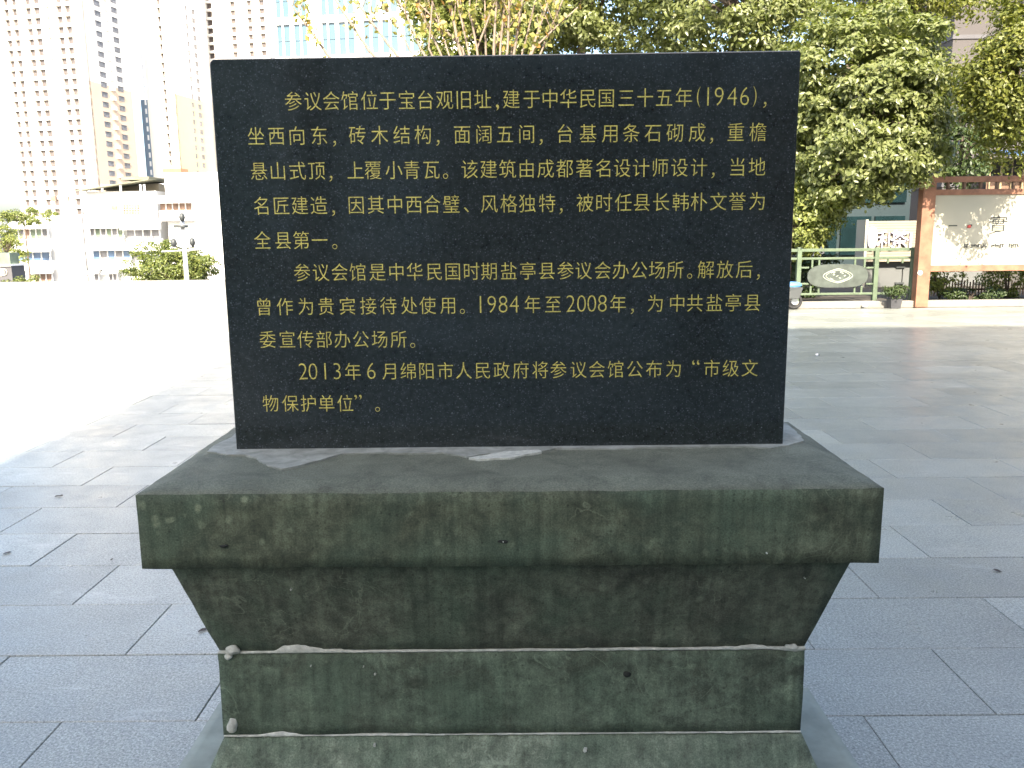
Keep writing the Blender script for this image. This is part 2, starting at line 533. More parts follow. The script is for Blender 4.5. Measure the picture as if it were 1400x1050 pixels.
def tree(name, base, centre, rad, mat, label, cat='tree', n_clump=120, per=90, clump_r=.4, leaf=.09, seed=1,
         trunk_r=.12, group=None, bark='bark', droop=0., squash=.75, nbr=14):
    """base: foot point, centre: crown centre (world)"""
    root = empty(name, base)
    tag(root, label, cat, group)
    b = Vector(base); c = Vector(centre) - b
    mb = MB()
    h = max(c.z - rad[2] * .35, .3)
    pts = [Vector((0, 0, 0)), Vector((c.x * .15, c.y * .2, h * .4)), Vector((c.x * .6, c.y * .6, h * .8)), Vector((c.x, c.y, h))]
    mb.tube(pts, [trunk_r * 1.25, trunk_r, trunk_r * .85, trunk_r * .6], 10)
    mb.build('trunk', M[bark], root, smooth=True)
    branches(pts[-1], rad, nbr, seed, trunk_r).build('branches', M[bark], root)
    P, N_ = crown_points(n_clump, per, rad, clump_r, seed, squash=squash, droop=droop)
    P = P + np.array(c)
    leaf_object('crown', P, N_, leaf, M[mat], root, seed)
    return root

# ------------------------------------------------------------------ setting: ground, plaza, pavers
g = MB(); g.box(-3000, 3000, -3000, 4000, -7.0, -6.0)
tag(g.build('ground', M['earth']), kind='structure')
pl = MB(); pl.box(-45, 45, -45, 26, -6.02, -.012)
pl.box(-4.6, 45, 26, 60, -6.02, -.012)
plaza = tag(pl.build('plaza', M['joint']), kind='structure')

def paver_mesh():
    bm = bmesh.new()
    w_, d_, t_ = PW - .0034, PD - .0044, .03
    r_ = .002
    lo = [bm.verts.new((x, y, -t_)) for x, y in ((-w_/2, -d_/2), (w_/2, -d_/2), (w_/2, d_/2), (-w_/2, d_/2))]
    mid = [bm.verts.new((x, y, -r_)) for x, y in ((-w_/2, -d_/2), (w_/2, -d_/2), (w_/2, d_/2), (-w_/2, d_/2))]
    hi = [bm.verts.new((x * (1 - 2 * r_ / w_), y * (1 - 2 * r_ / d_), 0)) for x, y in ((-w_/2, -d_/2), (w_/2, -d_/2), (w_/2, d_/2), (-w_/2, d_/2))]
    for A, B in ((lo, mid), (mid, hi)):
        for i in range(4):
            bm.faces.new((A[i], A[(i + 1) % 4], B[(i + 1) % 4], B[i]))
    bm.faces.new(hi)
    me = bpy.data.meshes.new('paver'); bm.to_mesh(me); bm.free()
    me.materials.append(M['paver'])
    return me
pme = paver_mesh()
pv = [tuple(v.co) for v in pme.vertices]; pf = [tuple(p.vertices) for p in pme.polygons]
far = MB(); near_n = 0
for row in range(-22, 60):
    yc = PY0 + (row + .5) * PD
    if yc + PD / 2 > 26.0: continue
    shift = PW / 2 if row % 2 else 0
    for col in range(-42, 42):
        xc = PX0 + col * PW + PW / 2 - shift
        if yc > 15.3 and xc > -4.9 : continue
        if yc < 1.0 and abs(xc) > 12: continue
        zj = rnd.uniform(-.0012, .0012)
        if 1.5 < yc < 7.8 and abs(xc) < .63 * yc + .55 and near_n < 298:
            o = link('paver', pme, None, plaza, (xc, yc, zj)); near_n += 1
            o.rotation_euler = (rnd.uniform(-.0012, .0012), rnd.uniform(-.0008, .0008), rnd.uniform(-.0006, .0006))
        else:
            far.add([(x + xc, y + yc, z + zj) for x, y, z in pv], pf)
tag(far.build('paving', M['paver'], plaza), kind='stuff')

kb = MB(); kb.box(-4.6, 45, 15.42, 15.62, -.01, .115)
tag(kb.build('kerb', M['kerb'], bevel=.012), kind='structure')
sb = MB(); sb.box(-4.6, 45, 15.62, 60, -.01, .07)
tag(sb.build('planting_bed', M['soil']), kind='structure')
ck = MB(); ck.box(-45, -4.6, 25.7, 26.0, -.005, .14)
tag(ck.build('terrace_coping', M['kerb']), kind='structure')

# ------------------------------------------------------------------ the stone monument
MX = -.018
mon = empty('stone_monument', (MX, 1.78, 0))
tag(mon, 'black polished granite tablet with gold Chinese inscription on a mossy stepped stone pedestal', 'monument')
MO = Vector((MX, 1.78, 0))

def rough_block(name, x0, x1, y0, y1, z0, z1, mat, top=None, chamf=None, amp=.0025, seed=0, res=.022, edge=.0):
    """solid with subdivided faces; top=(dx,dy) grows/shrinks the TOP outline, chamf=(run,drop)"""
    bm = bmesh.new()
    # build as stacked rings of quads then grid-subdivide
    levels = [(z0, 0., 0.), (z1 if not chamf else z1 - chamf[1], top[0] if top else 0., top[1] if top else 0.)]
    if chamf: levels.append((z1, levels[-1][1] - chamf[0], levels[-1][2] - chamf[0]))
    nx, ny = max(2, int((x1 - x0) / res)), max(2, int((y1 - y0) / res))
    def ring(z, dx, dy):
        X0, X1, Y0, Y1 = x0 - dx, x1 + dx, y0 - dy, y1 + dy
        pts = [(X0 + (X1 - X0) * i / nx, Y0) for i in range(nx)] + [(X1, Y0 + (Y1 - Y0) * i / ny) for i in range(ny)]
        pts += [(X1 - (X1 - X0) * i / nx, Y1) for i in range(nx)] + [(X0, Y1 - (Y1 - Y0) * i / ny) for i in range(ny)]
        return [(x, y, z) for x, y in pts]
    rings = []
    for a, b in zip(levels[:-1], levels[1:]):
        n = max(1, int(abs(b[0] - a[0]) / res) or 1) if abs(b[0] - a[0]) > .02 else 2
        for k in range(n):
            t = k / n
            rings.append(ring(*[a[i] + (b[i] - a[i]) * t for i in range(3)]))
    rings.append(ring(*levels[-1]))
    VV = [[bm.verts.new(p) for p in r_] for r_ in rings]
    L = len(VV[0])
    for A, B in zip(VV[:-1], VV[1:]):
        for i in range(L):
            bm.faces.new((A[i], A[(i + 1) % L], B[(i + 1) % L], B[i]))
    # top grid
    z, dx, dy = levels[-1]
    X0, X1, Y0, Y1 = x0 - dx, x1 + dx, y0 - dy, y1 + dy
    G = {}
    rg = VV[-1]
    for i in range(nx): G[(i, 0)] = rg[i]
    for j in range(ny): G[(nx, j)] = rg[nx + j]
    for i in range(nx): G[(nx - i, ny)] = rg[nx + ny + i]
    for j in range(ny): G[(0, ny - j)] = rg[2 * nx + ny + j]
    for i in range(1, nx):
        for j in range(1, ny):
            G[(i, j)] = bm.verts.new((X0 + (X1 - X0) * i / nx, Y0 + (Y1 - Y0) * j / ny, z))
    for i in range(nx):
        for j in range(ny):
            bm.faces.new((G[(i, j)], G[(i + 1, j)], G[(i + 1, j + 1)], G[(i, j + 1)]))
    bm.faces.new(list(reversed(VV[0])))
    for v in bm.verts:
        p = v.co + Vector((seed * 3.1, seed * 1.7, seed))
        v.co += noise.noise_vector(p * 9) * amp + noise.noise_vector(p * 38) * amp * .5
    # soften + chip the sharp edges
    ed = [e for e in bm.edges if len(e.link_faces) == 2 and e.calc_face_angle(0) > .35]
    bmesh.ops.bevel(bm, geom=ed, offset=.006, segments=2, affect='EDGES', profile=.5, clamp_overlap=True)
    for v in bm.verts:
        p = v.co + Vector((seed, seed, seed))
        dz = min(abs(v.co.z - levels[0][0]), abs(v.co.z - (levels[1][0])))
        if dz < .012:
            v.co.z += (noise.noise(p * 16) * .5 + noise.noise(p * 55) * .5) * edge
    me = bpy.data.meshes.new(name); bm.to_mesh(me); bm.free()
    me.materials.append(mat)
    for p in me.polygons: p.use_smooth = True
    for v in me.vertices: v.co -= MO
    return link(name, me, None, mon)

rough_block('plinth', -.797, .776, 1.445, 2.095, -.02, .16, M['plinth'], amp=.001, seed=1)
rough_block('foot_block', -.700, .664, 1.515, 2.03, .1615, .348, M['foot'], top=(-.082, -.082), amp=.0015, seed=2)
rough_block('pedestal_block', -.618, .581, 1.596, 1.952, .353, .534, M['block'], amp=.0022, seed=3, edge=.0025)
rough_block('tapered_block', -.615, .579, 1.598, 1.95, .5405, .757, M['taper'], top=(.063, .063), amp=.0024, seed=4, edge=.003)
cap = rough_block('cap_stone', -.711, .675, 1.5, 2.055, .758, .916, M['cap'], chamf=(.046, .013), amp=.0016, seed=5, edge=.0025)

def mortar(name, zc, prof, y, parent=mon, x0=-.618, x1=.581, proud=.0035):
    """irregular squeezed-out mortar bead; prof(x) -> (below, above)"""
    bm = bmesh.new()
    n = 260
    rows = []
    for i in range(n + 1):
        x = x0 + (x1 - x0) * i / n
        b, a = prof(x)
        pr = proud * (.4 + .9 * abs(noise.noise(Vector((x * 40, zc * 9, 0))))) if (a + b) > .0006 else .0002
        rows.append([bm.verts.new((x - MO.x, yy - MO.y, z)) for yy, z in ((y + .012, zc - b), (y - pr * .7, zc - b * .8), (y - pr, zc), (y - pr * .7, zc + a * .8), (y + .012, zc + a))])
    for A, B in zip(rows[:-1], rows[1:]):
        for k in range(4):
            bm.faces.new((A[k], B[k], B[k + 1], A[k + 1]))
    bm.faces.new([r_[k] for r_ in (rows[0],) for k in (0, 1, 2, 3, 4)])
    bm.faces.new([rows[-1][k] for k in (4, 3, 2, 1, 0)])
    me = bpy.data.meshes.new(name); bm.to_mesh(me); bm.free()
    for p in me.polygons: p.use_smooth = True
    return link(name, me, M['mortar'], parent)
def hump(x, c, w_, h): return h * max(0, 1 - abs((x - c) / w_)) ** .8
def prof1(x):
    nz = noise.noise(Vector((x * 26, 0, 3))) + .5 * noise.noise(Vector((x * 90, 0, 3)))
    a = .0016 + max(0, nz) * .004 + hump(x, -.452, .05, .020) * (1 + .4 * nz) + hump(x, -.38, .05, .005) + hump(x, .46, .06, .006) * (1 + nz)
    b = .0022 + max(0, -nz) * .003 + hump(x, .56, .045, .007)
    if -.36 < x < -.30: a *= .6
    return b, a
def prof2(x):
    nz = noise.noise(Vector((x * 22, 5, 3))) + .5 * noise.noise(Vector((x * 80, 5, 3)))
    on = 1 if (x < -.43 or -.41 < x < -.16 or x > .30 or -.05 < x < .12) else .35
    a = (.0012 + max(0, nz) * .003) * on + hump(x, -.50, .05, .010)
    b = (.0018 + max(0, -nz) * .002) * on
    return b, a
mortar('mortar_joint', .5375, prof1, 1.5955)
mortar('mortar_joint', .3505, prof2, 1.5955)
for k, (px, py, sx, sz, hgt) in enumerate(((318, 888, .015, .010, .010), (312, 897, .008, .006, .008), (318, 992, .009, .016, .008), (1082, 884, .013, .005, .006))):
    mb = MB(); c = aty(px, py, 1.594) - MO
    sph(mb, c, 1, 16, (sx, hgt, sz))
    mb.v = [tuple(Vector(v) + noise.noise_vector(Vector(v) * 90) * .0045) for v in mb.v]
    mb.build('mortar_blob', M['mortar'], mon, smooth=True)
# small white bird-dropping/cement specks on the faces
sp = MB()
for px, py, s_ in ((398, 805, .0022), (425, 910, .0014), (513, 921, .0018), (800, 1024, .005), (512, 1018, .004), (1100, 790, .0016), (1048, 756, .0018), (497, 911, .0014), (688, 740, .0015)):
    Y = 1.5 if 680 < py < 778 else (1.555 if py < 885 else (1.593 if py < 1004 else 1.585))
    if py < 885 and py > 778: Y = 1.537 + (py - 783) / 105 * .058
    c = aty(px, py, Y) - MO
    n = 7
    pts = []
    for k in range(n):
        a = 2 * math.pi * k / n
        pts.append((c.x + s_ * math.cos(a) * rnd.uniform(.5, 1.3), c.y - .004, c.z + s_ * math.sin(a) * rnd.uniform(.5, 1.3)))
    pts += [(x, y + .006, z) for x, y, z in pts]
    sp.add(pts, [tuple(reversed(range(n)))] + [(k, (k + 1) % n, n + (k + 1) % n, n + k) for k in range(n)])
tag(sp.build('cement_specks', M['mortar'], mon), kind='stuff')

def chip(px, py, Y, sx, sz):
    mb = MB(); c = aty(px, py, Y) - MO
    sph(mb, c, 1, 12, (sx, .003, sz))
    mb.v = [tuple(Vector(v) + noise.noise_vector(Vector(v) * 120) * .003) for v in mb.v]
    mb.build('chip', M['pit_dark'], mon, smooth=True)
M['pit_dark'] = plain('dark_pit', (.022, .024, .018), .95, .3, 60)
for px, py, Y, sx, sz in ((688, 741, 1.4995, .011, .0028), (305, 747, 1.4995, .009, .003), (857, 921, 1.594, .008, .006)):
    chip(px, py, Y, sx, sz)

# cement patch skirt round the tablet's foot
def patch(name, outline_px, z, mat):
    bm = bmesh.new()
    pts = []
    for (a, b) in zip(outline_px, outline_px[1:] + outline_px[:1]):
        A, B = atz(*a, z), atz(*b, z)
        n = max(1, int((B - A).length / .006))
        for k in range(n):
            p = A.lerp(B, k / n)
            nz = noise.noise_vector(p * 45) * .004 + noise.noise_vector(p * 160) * .002
            pts.append(p + Vector((nz.x, nz.y, 0)))
    vt = [bm.verts.new((p.x - MO.x, p.y - MO.y, z + .0008)) for p in pts]
    vb = [bm.verts.new((p.x - MO.x + 0, p.y - MO.y, z - .006)) for p in pts]
    f = bm.faces.new(vt)
    n = len(pts)
    for k in range(n):
        bm.faces.new((vb[k], vb[(k + 1) % n], vt[(k + 1) % n], vt[k]))
    bmesh.ops.recalc_face_normals(bm, faces=bm.faces)
    bmesh.ops.triangulate(bm, faces=[f])
    me = bpy.data.meshes.new(name); bm.to_mesh(me); bm.free()
    return link(name, me, mat, mon)
patch('cement_patch', [(283, 618), (292, 609), (318, 597), (330, 585), (1070, 576), (1092, 593), (1098, 603), (1078, 609), (1052, 613), (1030, 610),
                       (960, 611), (880, 612), (850, 614), (760, 613), (740, 617), (690, 619), (660, 621), (640, 625), (605, 619), (560, 620), (520, 619), (470, 620),
                       (440, 628), (410, 637), (385, 641), (365, 637), (352, 627), (335, 622), (312, 622), (296, 619)], .9185, M['patch'])
patch('cement_patch', [(690, 618), (735, 615), (742, 618), (715, 622), (700, 626), (655, 628), (640, 626), (665, 622)], .9195, M['mortar'])

# tablet
SX0, SX1, SZ0, SZ1, SY = -.6125, .5745, .914, 1.7285, 1.775
bm = bmesh.new()
cr = .012
out = [(SX0, SZ0), (SX1, SZ0)]
for k in range(5):
    a = math.pi / 2 * k / 4
    out.append((SX1 - .006 + .006 * math.cos(a), SZ1 - .006 + .006 * math.sin(a)))
for k in range(7):
    a = math.pi / 2 + math.pi / 2 * k / 6
    out.append((SX0 + cr + cr * math.cos(a), SZ1 - .002 - cr + cr * math.sin(a)))
A = [bm.verts.new((x - MO.x, SY - MO.y, z)) for x, z in out]
B = [bm.verts.new((x - MO.x, SY + .10 - MO.y, z)) for x, z in out]
bm.faces.new(A); bm.faces.new(list(reversed(B)))
n = len(out)
for k in range(n):
    bm.faces.new((A[(k + 1) % n], A[k], B[k], B[(k + 1) % n]))
bmesh.ops.recalc_face_normals(bm, faces=bm.faces)
ed = [e for e in bm.edges if abs(e.verts[0].co.y - e.verts[1].co.y) < 1e-6 and e.calc_face_angle(0) > 1]
bmesh.ops.bevel(bm, geom=ed, offset=.0022, segments=2, affect='EDGES', profile=.5)
me = bpy.data.meshes.new('granite_tablet'); bm.to_mesh(me); bm.free()
tablet = link('granite_tablet', me, M['granite'], mon)

LINES = [
 ('参议会馆位于宝台观旧址,建于中华民国三十五年(1946)，', [401,428,453,478,505,530,556,582,608,634,660,680,699,727,752,777,803.5,829,856,882,908,935,955,968,983,1001,1018,1032,1046], 139, 132),
 ('坐西向东，砖木结构，面阔五间，台基用条石砌成，重檐', [350,378,406,436.5,457,488.5,519,549,578,598.5,632,661.6,690.4,720,739.6,772.7,804,833.6,863,892.5,922.5,953,973,1006,1036], 186, 180.5),
 ('悬山式顶，上覆小青瓦。该建筑由成都著名设计师设计，当地', [354,380,407,433,452,486,510,538.6,563,590,609,642,668,694,720,746,772,798.6,824.6,850.7,876.4,903,929,955.7,975,1008,1035], 234, 228),
 ('名匠建造，因其中西合璧、风格独特，被时任县长韩朴文誉为', [357,385,410,436,455.6,487,513.7,540,566,591,617,637.5,669,695.6,721,748,767,799.7,826,852,877.5,904,930.6,955.7,982,1008,1035], 281.5, 275),
 ('全县第一。', [359,387,412,437,457.4], 328.5, 327.5),
 ('参议会馆是中华民国时期盐亭县参议会办公场所。解放后，', [413,439,464.5,489,516,542,567,594,619,645,668.5,695.6,721.6,747.6,773,798,824,848.6,874,898,923,943,965,991,1017.4,1037], 373, 368),
 ('曾作为贵宾接待处使用。1984年至2008年，为中共盐亭县', [361,389.6,418,446,475,503.5,531,559.5,584.6,612,632,657,672.3,687.8,703,728,756,780.3,795,809,823.5,845,864.6,895.7,925.7,950,976.7,1002.4,1028.6], 419.5, 413.5),
 ('委宣传部办公场所。', [366,392.8,417.7,443,468,493.6,519,545,564], 464, 463),
 ('2013年6月绵阳市人民政府将参议会馆公布为“市级文', [414.6,428,444.7,461,482.5,507.7,532,558,583,609,634,660,685.7,712,738.6,763.4,791,816,841.4,868,894,920.6,951,973,999,1025], 509, 503),
 ('物保护单位”。', [370,397,421.6,446.5,472,490,516], 551.5, 550.5),
]
_gc = {}
def glyph(ch):
    if ch not in _gc:
        thin = -.018 if (ch.isdigit() or ch in '()') else -.0075
        cu = bpy.data.curves.new('glyph', 'FONT')
        cu.body = ch; cu.size = 1; cu.resolution_u = 3; cu.fill_mode = 'FRONT'; cu.extrude = 0; cu.offset = thin
        o = bpy.data.objects.new('glyph', cu)
        C.objects.link(o)
        dg = bpy.context.evaluated_depsgraph_get()
        me = o.evaluated_get(dg).to_mesh()
        V = [(v.co.x, v.co.y) for v in me.vertices]; Fc = [tuple(p.vertices) for p in me.polygons]
        o.evaluated_get(dg).to_mesh_clear()
        bpy.data.objects.remove(o); bpy.data.curves.remove(cu)
        _gc[ch] = (V, Fc)
    return _gc[ch]
_cm = {}
EM = .0400
for text, xs, yl, yr in LINES:
    assert len(text) == len(xs), (text, len(text), len(xs))
    for i, (ch, px) in enumerate(zip(text, xs)):
        f_ = (px - 350) / (1036 - 350)
        py = yl + (yr - yl) * f_
        c = aty(px, py, SY)
        gv, gf = glyph(ch)
        x0, x1 = min(v[0] for v in gv), max(v[0] for v in gv)
        y0, y1 = min(v[1] for v in gv), max(v[1] for v in gv)
        if ch.isdigit():
            th = .0350
            z_ = glyph('0')[0]
            sx, sy = .0185 / (max(v[0] for v in z_) - min(v[0] for v in z_)), th / (y1 - y0)
            oy = c.z - th / 2 + .001 - y0 * sy
        elif ch in '()':
            th = .040; sy = th / (y1 - y0); sx = sy * .75
            oy = c.z - th / 2 - y0 * sy
        elif ch in ',，':
            th = .0115; sy = th / (y1 - y0); sx = sy
            oy = c.z - .022 - y0 * sy
        elif ch == '。':
            sx = sy = .0105 / (y1 - y0); oy = c.z - .0185 - y0 * sy
        elif ch in '“”':
            sx = sy = .0105 / (y1 - y0); oy = c.z + .008 - y0 * sy
        else:
            sx, sy = EM * .93, EM
            oy = c.z - .38 * EM
            if ch in '三一十' : sx = EM * .9
        ox = c.x - (x0 + x1) / 2 * sx
        key = (ch, round(sx, 6), round(sy, 6))
        if key not in _cm:
            me = bpy.data.meshes.new('character')
            me.from_pydata([((x - (x0 + x1) / 2) * sx, 0, (y - (y0 + y1) / 2) * sy) for x, y in gv], [], gf); me.update()
            me.materials.append(M['gold'])
            _cm[key] = me
        link('character', _cm[key], None, tablet, (c.x - MO.x, SY - .0007 - MO.y, oy + (y0 + y1) / 2 * sy))

# ------------------------------------------------------------------ fallen leaves and litter near the monument
def debris(name, px, py, s_, mat, label, cat, group=None, z=.004, h=.006):
    c = atz(px, py, 0)
    n = 9; r2 = random.Random(int(px * 7 + py))
    mb = MB(); ang = r2.uniform(0, 3)
    ring = [(s_ * math.cos(2 * math.pi * k / n) * r2.uniform(.6, 1.2), s_ * .5 * math.sin(2 * math.pi * k / n) * r2.uniform(.6, 1.2)) for k in range(n)]
    ring = [(x * math.cos(ang) - y * math.sin(ang), x * math.sin(ang) + y * math.cos(ang)) for x, y in ring]
    lo = [(x, y, r2.uniform(.001, h)) for x, y in ring]
    hi = [(x * .95, y * .95, z_ + .0012) for x, y, z_ in lo]
    mb.add(lo + hi + [(0, 0, h * .4)], [(k, (k + 1) % n, n + (k + 1) % n, n + k) for k in range(n)] + [(n + k, n + (k + 1) % n, 2 * n) for k in range(n)])
    o = mb.build(name, mat, None, (c.x, c.y, .002))
    return tag(o, label, cat, group)
M['dry_leaf'] = plain('dry_leaf', (.07, .055, .045), .8, .3, 60)
for px, py, s_, lb in ((81, 679, .022, 'dark dry leaf on the paving nearest the sunlit edge at left'), (10, 757, .020, 'dark dry leaf at the far left edge of the paving'),
                       (153, 766, .010, 'tiny dark leaf scrap just left of the pedestal cap'), (46, 662, .009, 'tiny dark leaf fleck on the pavers farthest back at left'),
                       (277, 863, .020, 'dark leaf half hidden beside the tapered pedestal block'), (1364, 782, .018, 'dark dry leaf on the paving right of the pedestal')):
    debris('fallen_leaf', px, py, s_, M['dry_leaf'], lb, 'leaf', 'fallen leaves on the paving')
debris('paper_scrap', 1118, 487, .035, M['plastic'], 'small white paper scrap lying on the shaded paving right of the tablet', 'litter', None, h=.03)
mb = MB(); sph(mb, (0, 0, .05), .055, 14, (1.15, 1, .9))
mb.v = [tuple(Vector(v) + noise.noise_vector(Vector(v) * 40) * .018) for v in mb.v]
c = atz(1182, 421, 0)
tag(mb.build('plastic_bag', M['plastic'], None, (c.x, c.y, 0), smooth=True), 'crumpled white plastic bag on the sunlit paving by the kerb', 'litter')

# ------------------------------------------------------------------ hall behind the camera (casts the shade, mirrors in the tablet)
hall = empty('assembly_hall', (8, -9, 0))
tag(hall, 'grey tiled two-slope timber hall with red-brown columns standing behind the monument viewer', 'building')
HO = Vector((8, -9, 0))
mb = MB(); mb.box(-3.03 - 8, 24 - 8, -14 + 9, -7 + 9, 0, 8.9)
mb.build('wall', M['plaster'], hall)
mb = MB()
xa, xb = -3.95 - 8, 24.8 - 8
ye, yr_, yk = -3.6 + 9, -8.6 + 9, -16 + 9
ze, zr = 9.2, 16.25
xi = xa + .88
mb.add([(xi, ye, ze), (xb, ye, ze), (xb, yr_, zr), (xa, yr_, zr), (xi - .1, (ye + yr_) / 2, (ze + zr) / 2),
        (xi, ye, ze - .3), (xb, ye, ze - .3), (xb, yr_, zr - .5), (xa, yr_, zr - .5), (xi - .1, (ye + yr_) / 2, (ze + zr) / 2 - .4)],
       [(0, 1, 2, 3, 4), (9, 8, 7, 6, 5), (0, 5, 6, 1), (0, 4, 9, 5), (4, 3, 8, 9), (1, 6, 7, 2), (3, 2, 7, 8)])
mb.add([(xi, yr_ - .02, zr - .02), (xb, yr_ - .02, zr - .02), (xb, yk, ze), (xi, yk, ze), (xi, yr_ - .02, zr - .5), (xb, yr_ - .02, zr - .5), (xb, yk, ze - .3), (xi, yk, ze - .3)],
       [(0, 1, 2, 3), (7, 6, 5, 4), (0, 3, 7, 4), (1, 5, 6, 2), (2, 6, 7, 3), (0, 4, 5, 1)])
mb.build('roof', M['roof_tile'], hall)
mb = MB(); mb.add([(-3.02 - 8, y, z) for y, z in ((-14 + 9, 8.85), (-7 + 9, 8.85), (-8.6 + 9, 15.4))] + [(-2.9 - 8, y, z) for y, z in ((-14 + 9, 8.85), (-7 + 9, 8.85), (-8.6 + 9, 15.4))], [(0, 1, 2), (5, 4, 3), (0, 3, 4, 1), (1, 4, 5, 2), (2, 5, 3, 0)])
mb.build('gable', M['plaster'], hall)
for k in range(8):
    mb = MB(); x = -1.9 + k * 3.7 - 8
    mb.lathe([(.28, 0), (.28, .3), (.2, .35), (.2, 8.95)], x, -4.6 + 9, 14)
    mb.build('column', M['dark_timber'], hall, smooth=False)
mb = MB(); mb.box(-3.03 - 8, 24 - 8, -4.75 + 9, -4.45 + 9, 3.5, 4.1)
mb.build('beam', M['brown_timber'], hall)
mb = MB(); mb.box(-3.03 - 8, 24 - 8, -7 + 9, -6.95 + 9, .9, 1.13); mb.box(-3.03 - 8, 24 - 8, -7 + 9, -6.95 + 9, .5, .66)
mb.build('dado', M['brown_timber'], hall)
for k in range(6):
    mb = MB(); x = -.9 + k * 3.7 - 8
    mb.box(x, x + 2.7, -6.96 + 9, -6.90 + 9, 1.25, 3.3)
    mb.build('shutter', M['brown_timber'] if k % 2 else M['dark_timber'], hall)

cw = empty('added_reflection_wall', (-9, -12, 0))  # added out of view, keeps bright sky out of the tablet's reflection
tag(cw, 'unseen grey-green wall with tiled coping, added left of the hall to darken the tablet reflection', 'wall')
mb = MB(); mb.box(-14, 5.9, 0, .3, 0, 5.3); mb.build('wall', M['added_wall'], cw)
mb = MB(); mb.box(-14.1, 5.9, -.12, .42, 5.301, 5.5); mb.build('coping', M['roof_tile'], cw)
mb = MB(); mb.box(-14, 5.9, .3, .34, .8, 1.1); mb.build('band', M['brown_timber'], cw)

# ------------------------------------------------------------------ towers at far left
def tower(name, label, X, Y, rz, W, D, zb, ztop, fh, fronts, sides, mats, group=None, zsplit=None, side_left=False, w_h=2.0, rec=.95):
    """front face looks to -Y local, right corner at local x=0; fronts/sides: opening intervals"""
    root = empty(name, (X, Y, zb), rz)
    tag(root, label, 'building', group)
    Hh = ztop - zb
    nf = int(Hh / fh)
    wall, wall2, inner = mats
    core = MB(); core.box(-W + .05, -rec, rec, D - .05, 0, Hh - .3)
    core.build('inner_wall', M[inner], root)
    def facade(openings, length, place, mat_lo, mat_hi, nm):
        lo_, hi_ = MB(), MB()
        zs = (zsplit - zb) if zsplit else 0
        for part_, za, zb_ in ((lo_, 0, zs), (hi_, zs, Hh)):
            if zb_ <= za: continue
            x = 0
            for (a, b) in openings + [(length, length)]:
                if a > x: place(part_, x, a, za, zb_, 0)
                x = b
            for k in range(nf + 2):
                z0, z1 = k * fh - (fh - w_h) * .5, k * fh + (fh - w_h) * .5
                z0, z1 = max(z0, za), min(z1, zb_)
                if z1 > z0: place(part_, 0, length, z0, z1, .02)
        if lo_.v: lo_.build(nm, M[mat_lo], root)
        if hi_.v: hi_.build(nm, M[mat_hi], root)
    def pf_(mb_, a, b, z0, z1, off): mb_.box(-b, -a, 0 + off, rec - off, z0, z1)
    def ps_(mb_, a, b, z0, z1, off): mb_.box(-rec + off, 0 - off, a + off, b - off, z0, z1)
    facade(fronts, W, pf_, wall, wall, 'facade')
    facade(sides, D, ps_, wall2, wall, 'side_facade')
    return root, nf

def flush_windows(root, nf, fh, spans, z_lo, z_hi, zb, mat='pane'):
    for (a, b) in spans:
        mb_ = MB(); hw = (b - a) / 2
        mb_.box(-.06, .05, -hw, hw, -.7, .7); mb_.box(-.02, .25, -hw - .1, hw + .1, .72, .85)
        me_ = mb_.mesh('window'); me_.materials.append(M[mat])
        for k in range(nf):
            zc = (k + .5) * fh
            if z_lo < zb + zc < z_hi: link('window', me_, None, root, (.02, (a + b) / 2, zc))

def add_windows(root, nf, fh, spans, side, rec, z_lo, z_hi, zb, mat='pane', wh=1.3, cap_=290, w_h=2.0):
    cache = {}
    cnt = 0
    for k in range(nf):
        zc = (k + .5) * fh
        if zb + zc < z_lo or zb + zc > z_hi: continue
        for (a, b) in spans:
            if cnt >= cap_: return
            key = round(b - a, 2)
            if key not in cache:
                mb_ = MB(); hw = (b - a) / 2 - .1
                if side: mb_.box(-.06, .04, -hw, hw, -w_h / 2 + .02, w_h / 2 - .02)
                else: mb_.box(-hw, hw, -.04, .06, -w_h / 2 + .02, w_h / 2 - .02)
                me_ = mb_.mesh('window'); me_.materials.append(M[mat]); cache[key] = me_
            xm = (a + b) / 2
            link('window', cache[key], None, root, (-rec + .06, xm, zc) if side else (-xm, rec - .06, zc))
            cnt += 1

# tower one: corner seen at px 121 (y 108) .. 135 (y 265)
Y1 = 262.
c1 = aty(127.5, 180, Y1)
def fpx(px, Y=Y1, c=c1, th=R(-10)):
    """distance along the receding front facade for a pixel column at row 70"""
    d = ray(px, 180); a = d.x / d.y
    # point = c - t*(cos, sin)*; solve x = a*y
    return (c.x - a * c.y) / (math.cos(th) - a * math.sin(th)) * 1.0
def span(pa, pb): 
    A, B = fpx(pb), fpx(pa)
    return (A, B)
def colpx(px0, w_):  # windows measured at row 70 -> shift to row 180 by the lean of the tower
    w_ *= 1.15; return span(px0 + 11.5 - w_ / 2, px0 + 11.5 + w_ / 2)
fronts = sorted([colpx(p, w_) for p, w_ in ((14.9, 6.2), (25.6, 6.4), (44, 7), (55.3, 7.6), (85.4, 7.2), (96.5, 7.2), (70.5, 2.4), (105, 1.6))])
fronts = [(max(.3, a), b) for a, b in fronts]
th = R(-10)
zs1 = aty(121, 110, Y1).z  # side facade is peach below this height, cream above
sides1 = [(5.6, 8.4), (14.0, 16.6)]
fh1 = 2.93
t1, nf1 = tower('apartment_tower', 'cream high-rise tower at far left with peach lower right side', c1.x, Y1, th, fpx(17), 21, -6, 96, fh1,
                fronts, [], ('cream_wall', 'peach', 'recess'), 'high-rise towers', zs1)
add_windows(t1, nf1, fh1, [f for f in fronts if f[1] < 33], False, .95, 10, 82, -6, 'pane', cap_=230)
flush_windows(t1, nf1, fh1, sides1, 10, 82, -6, 'grey_pane')
mb = MB()
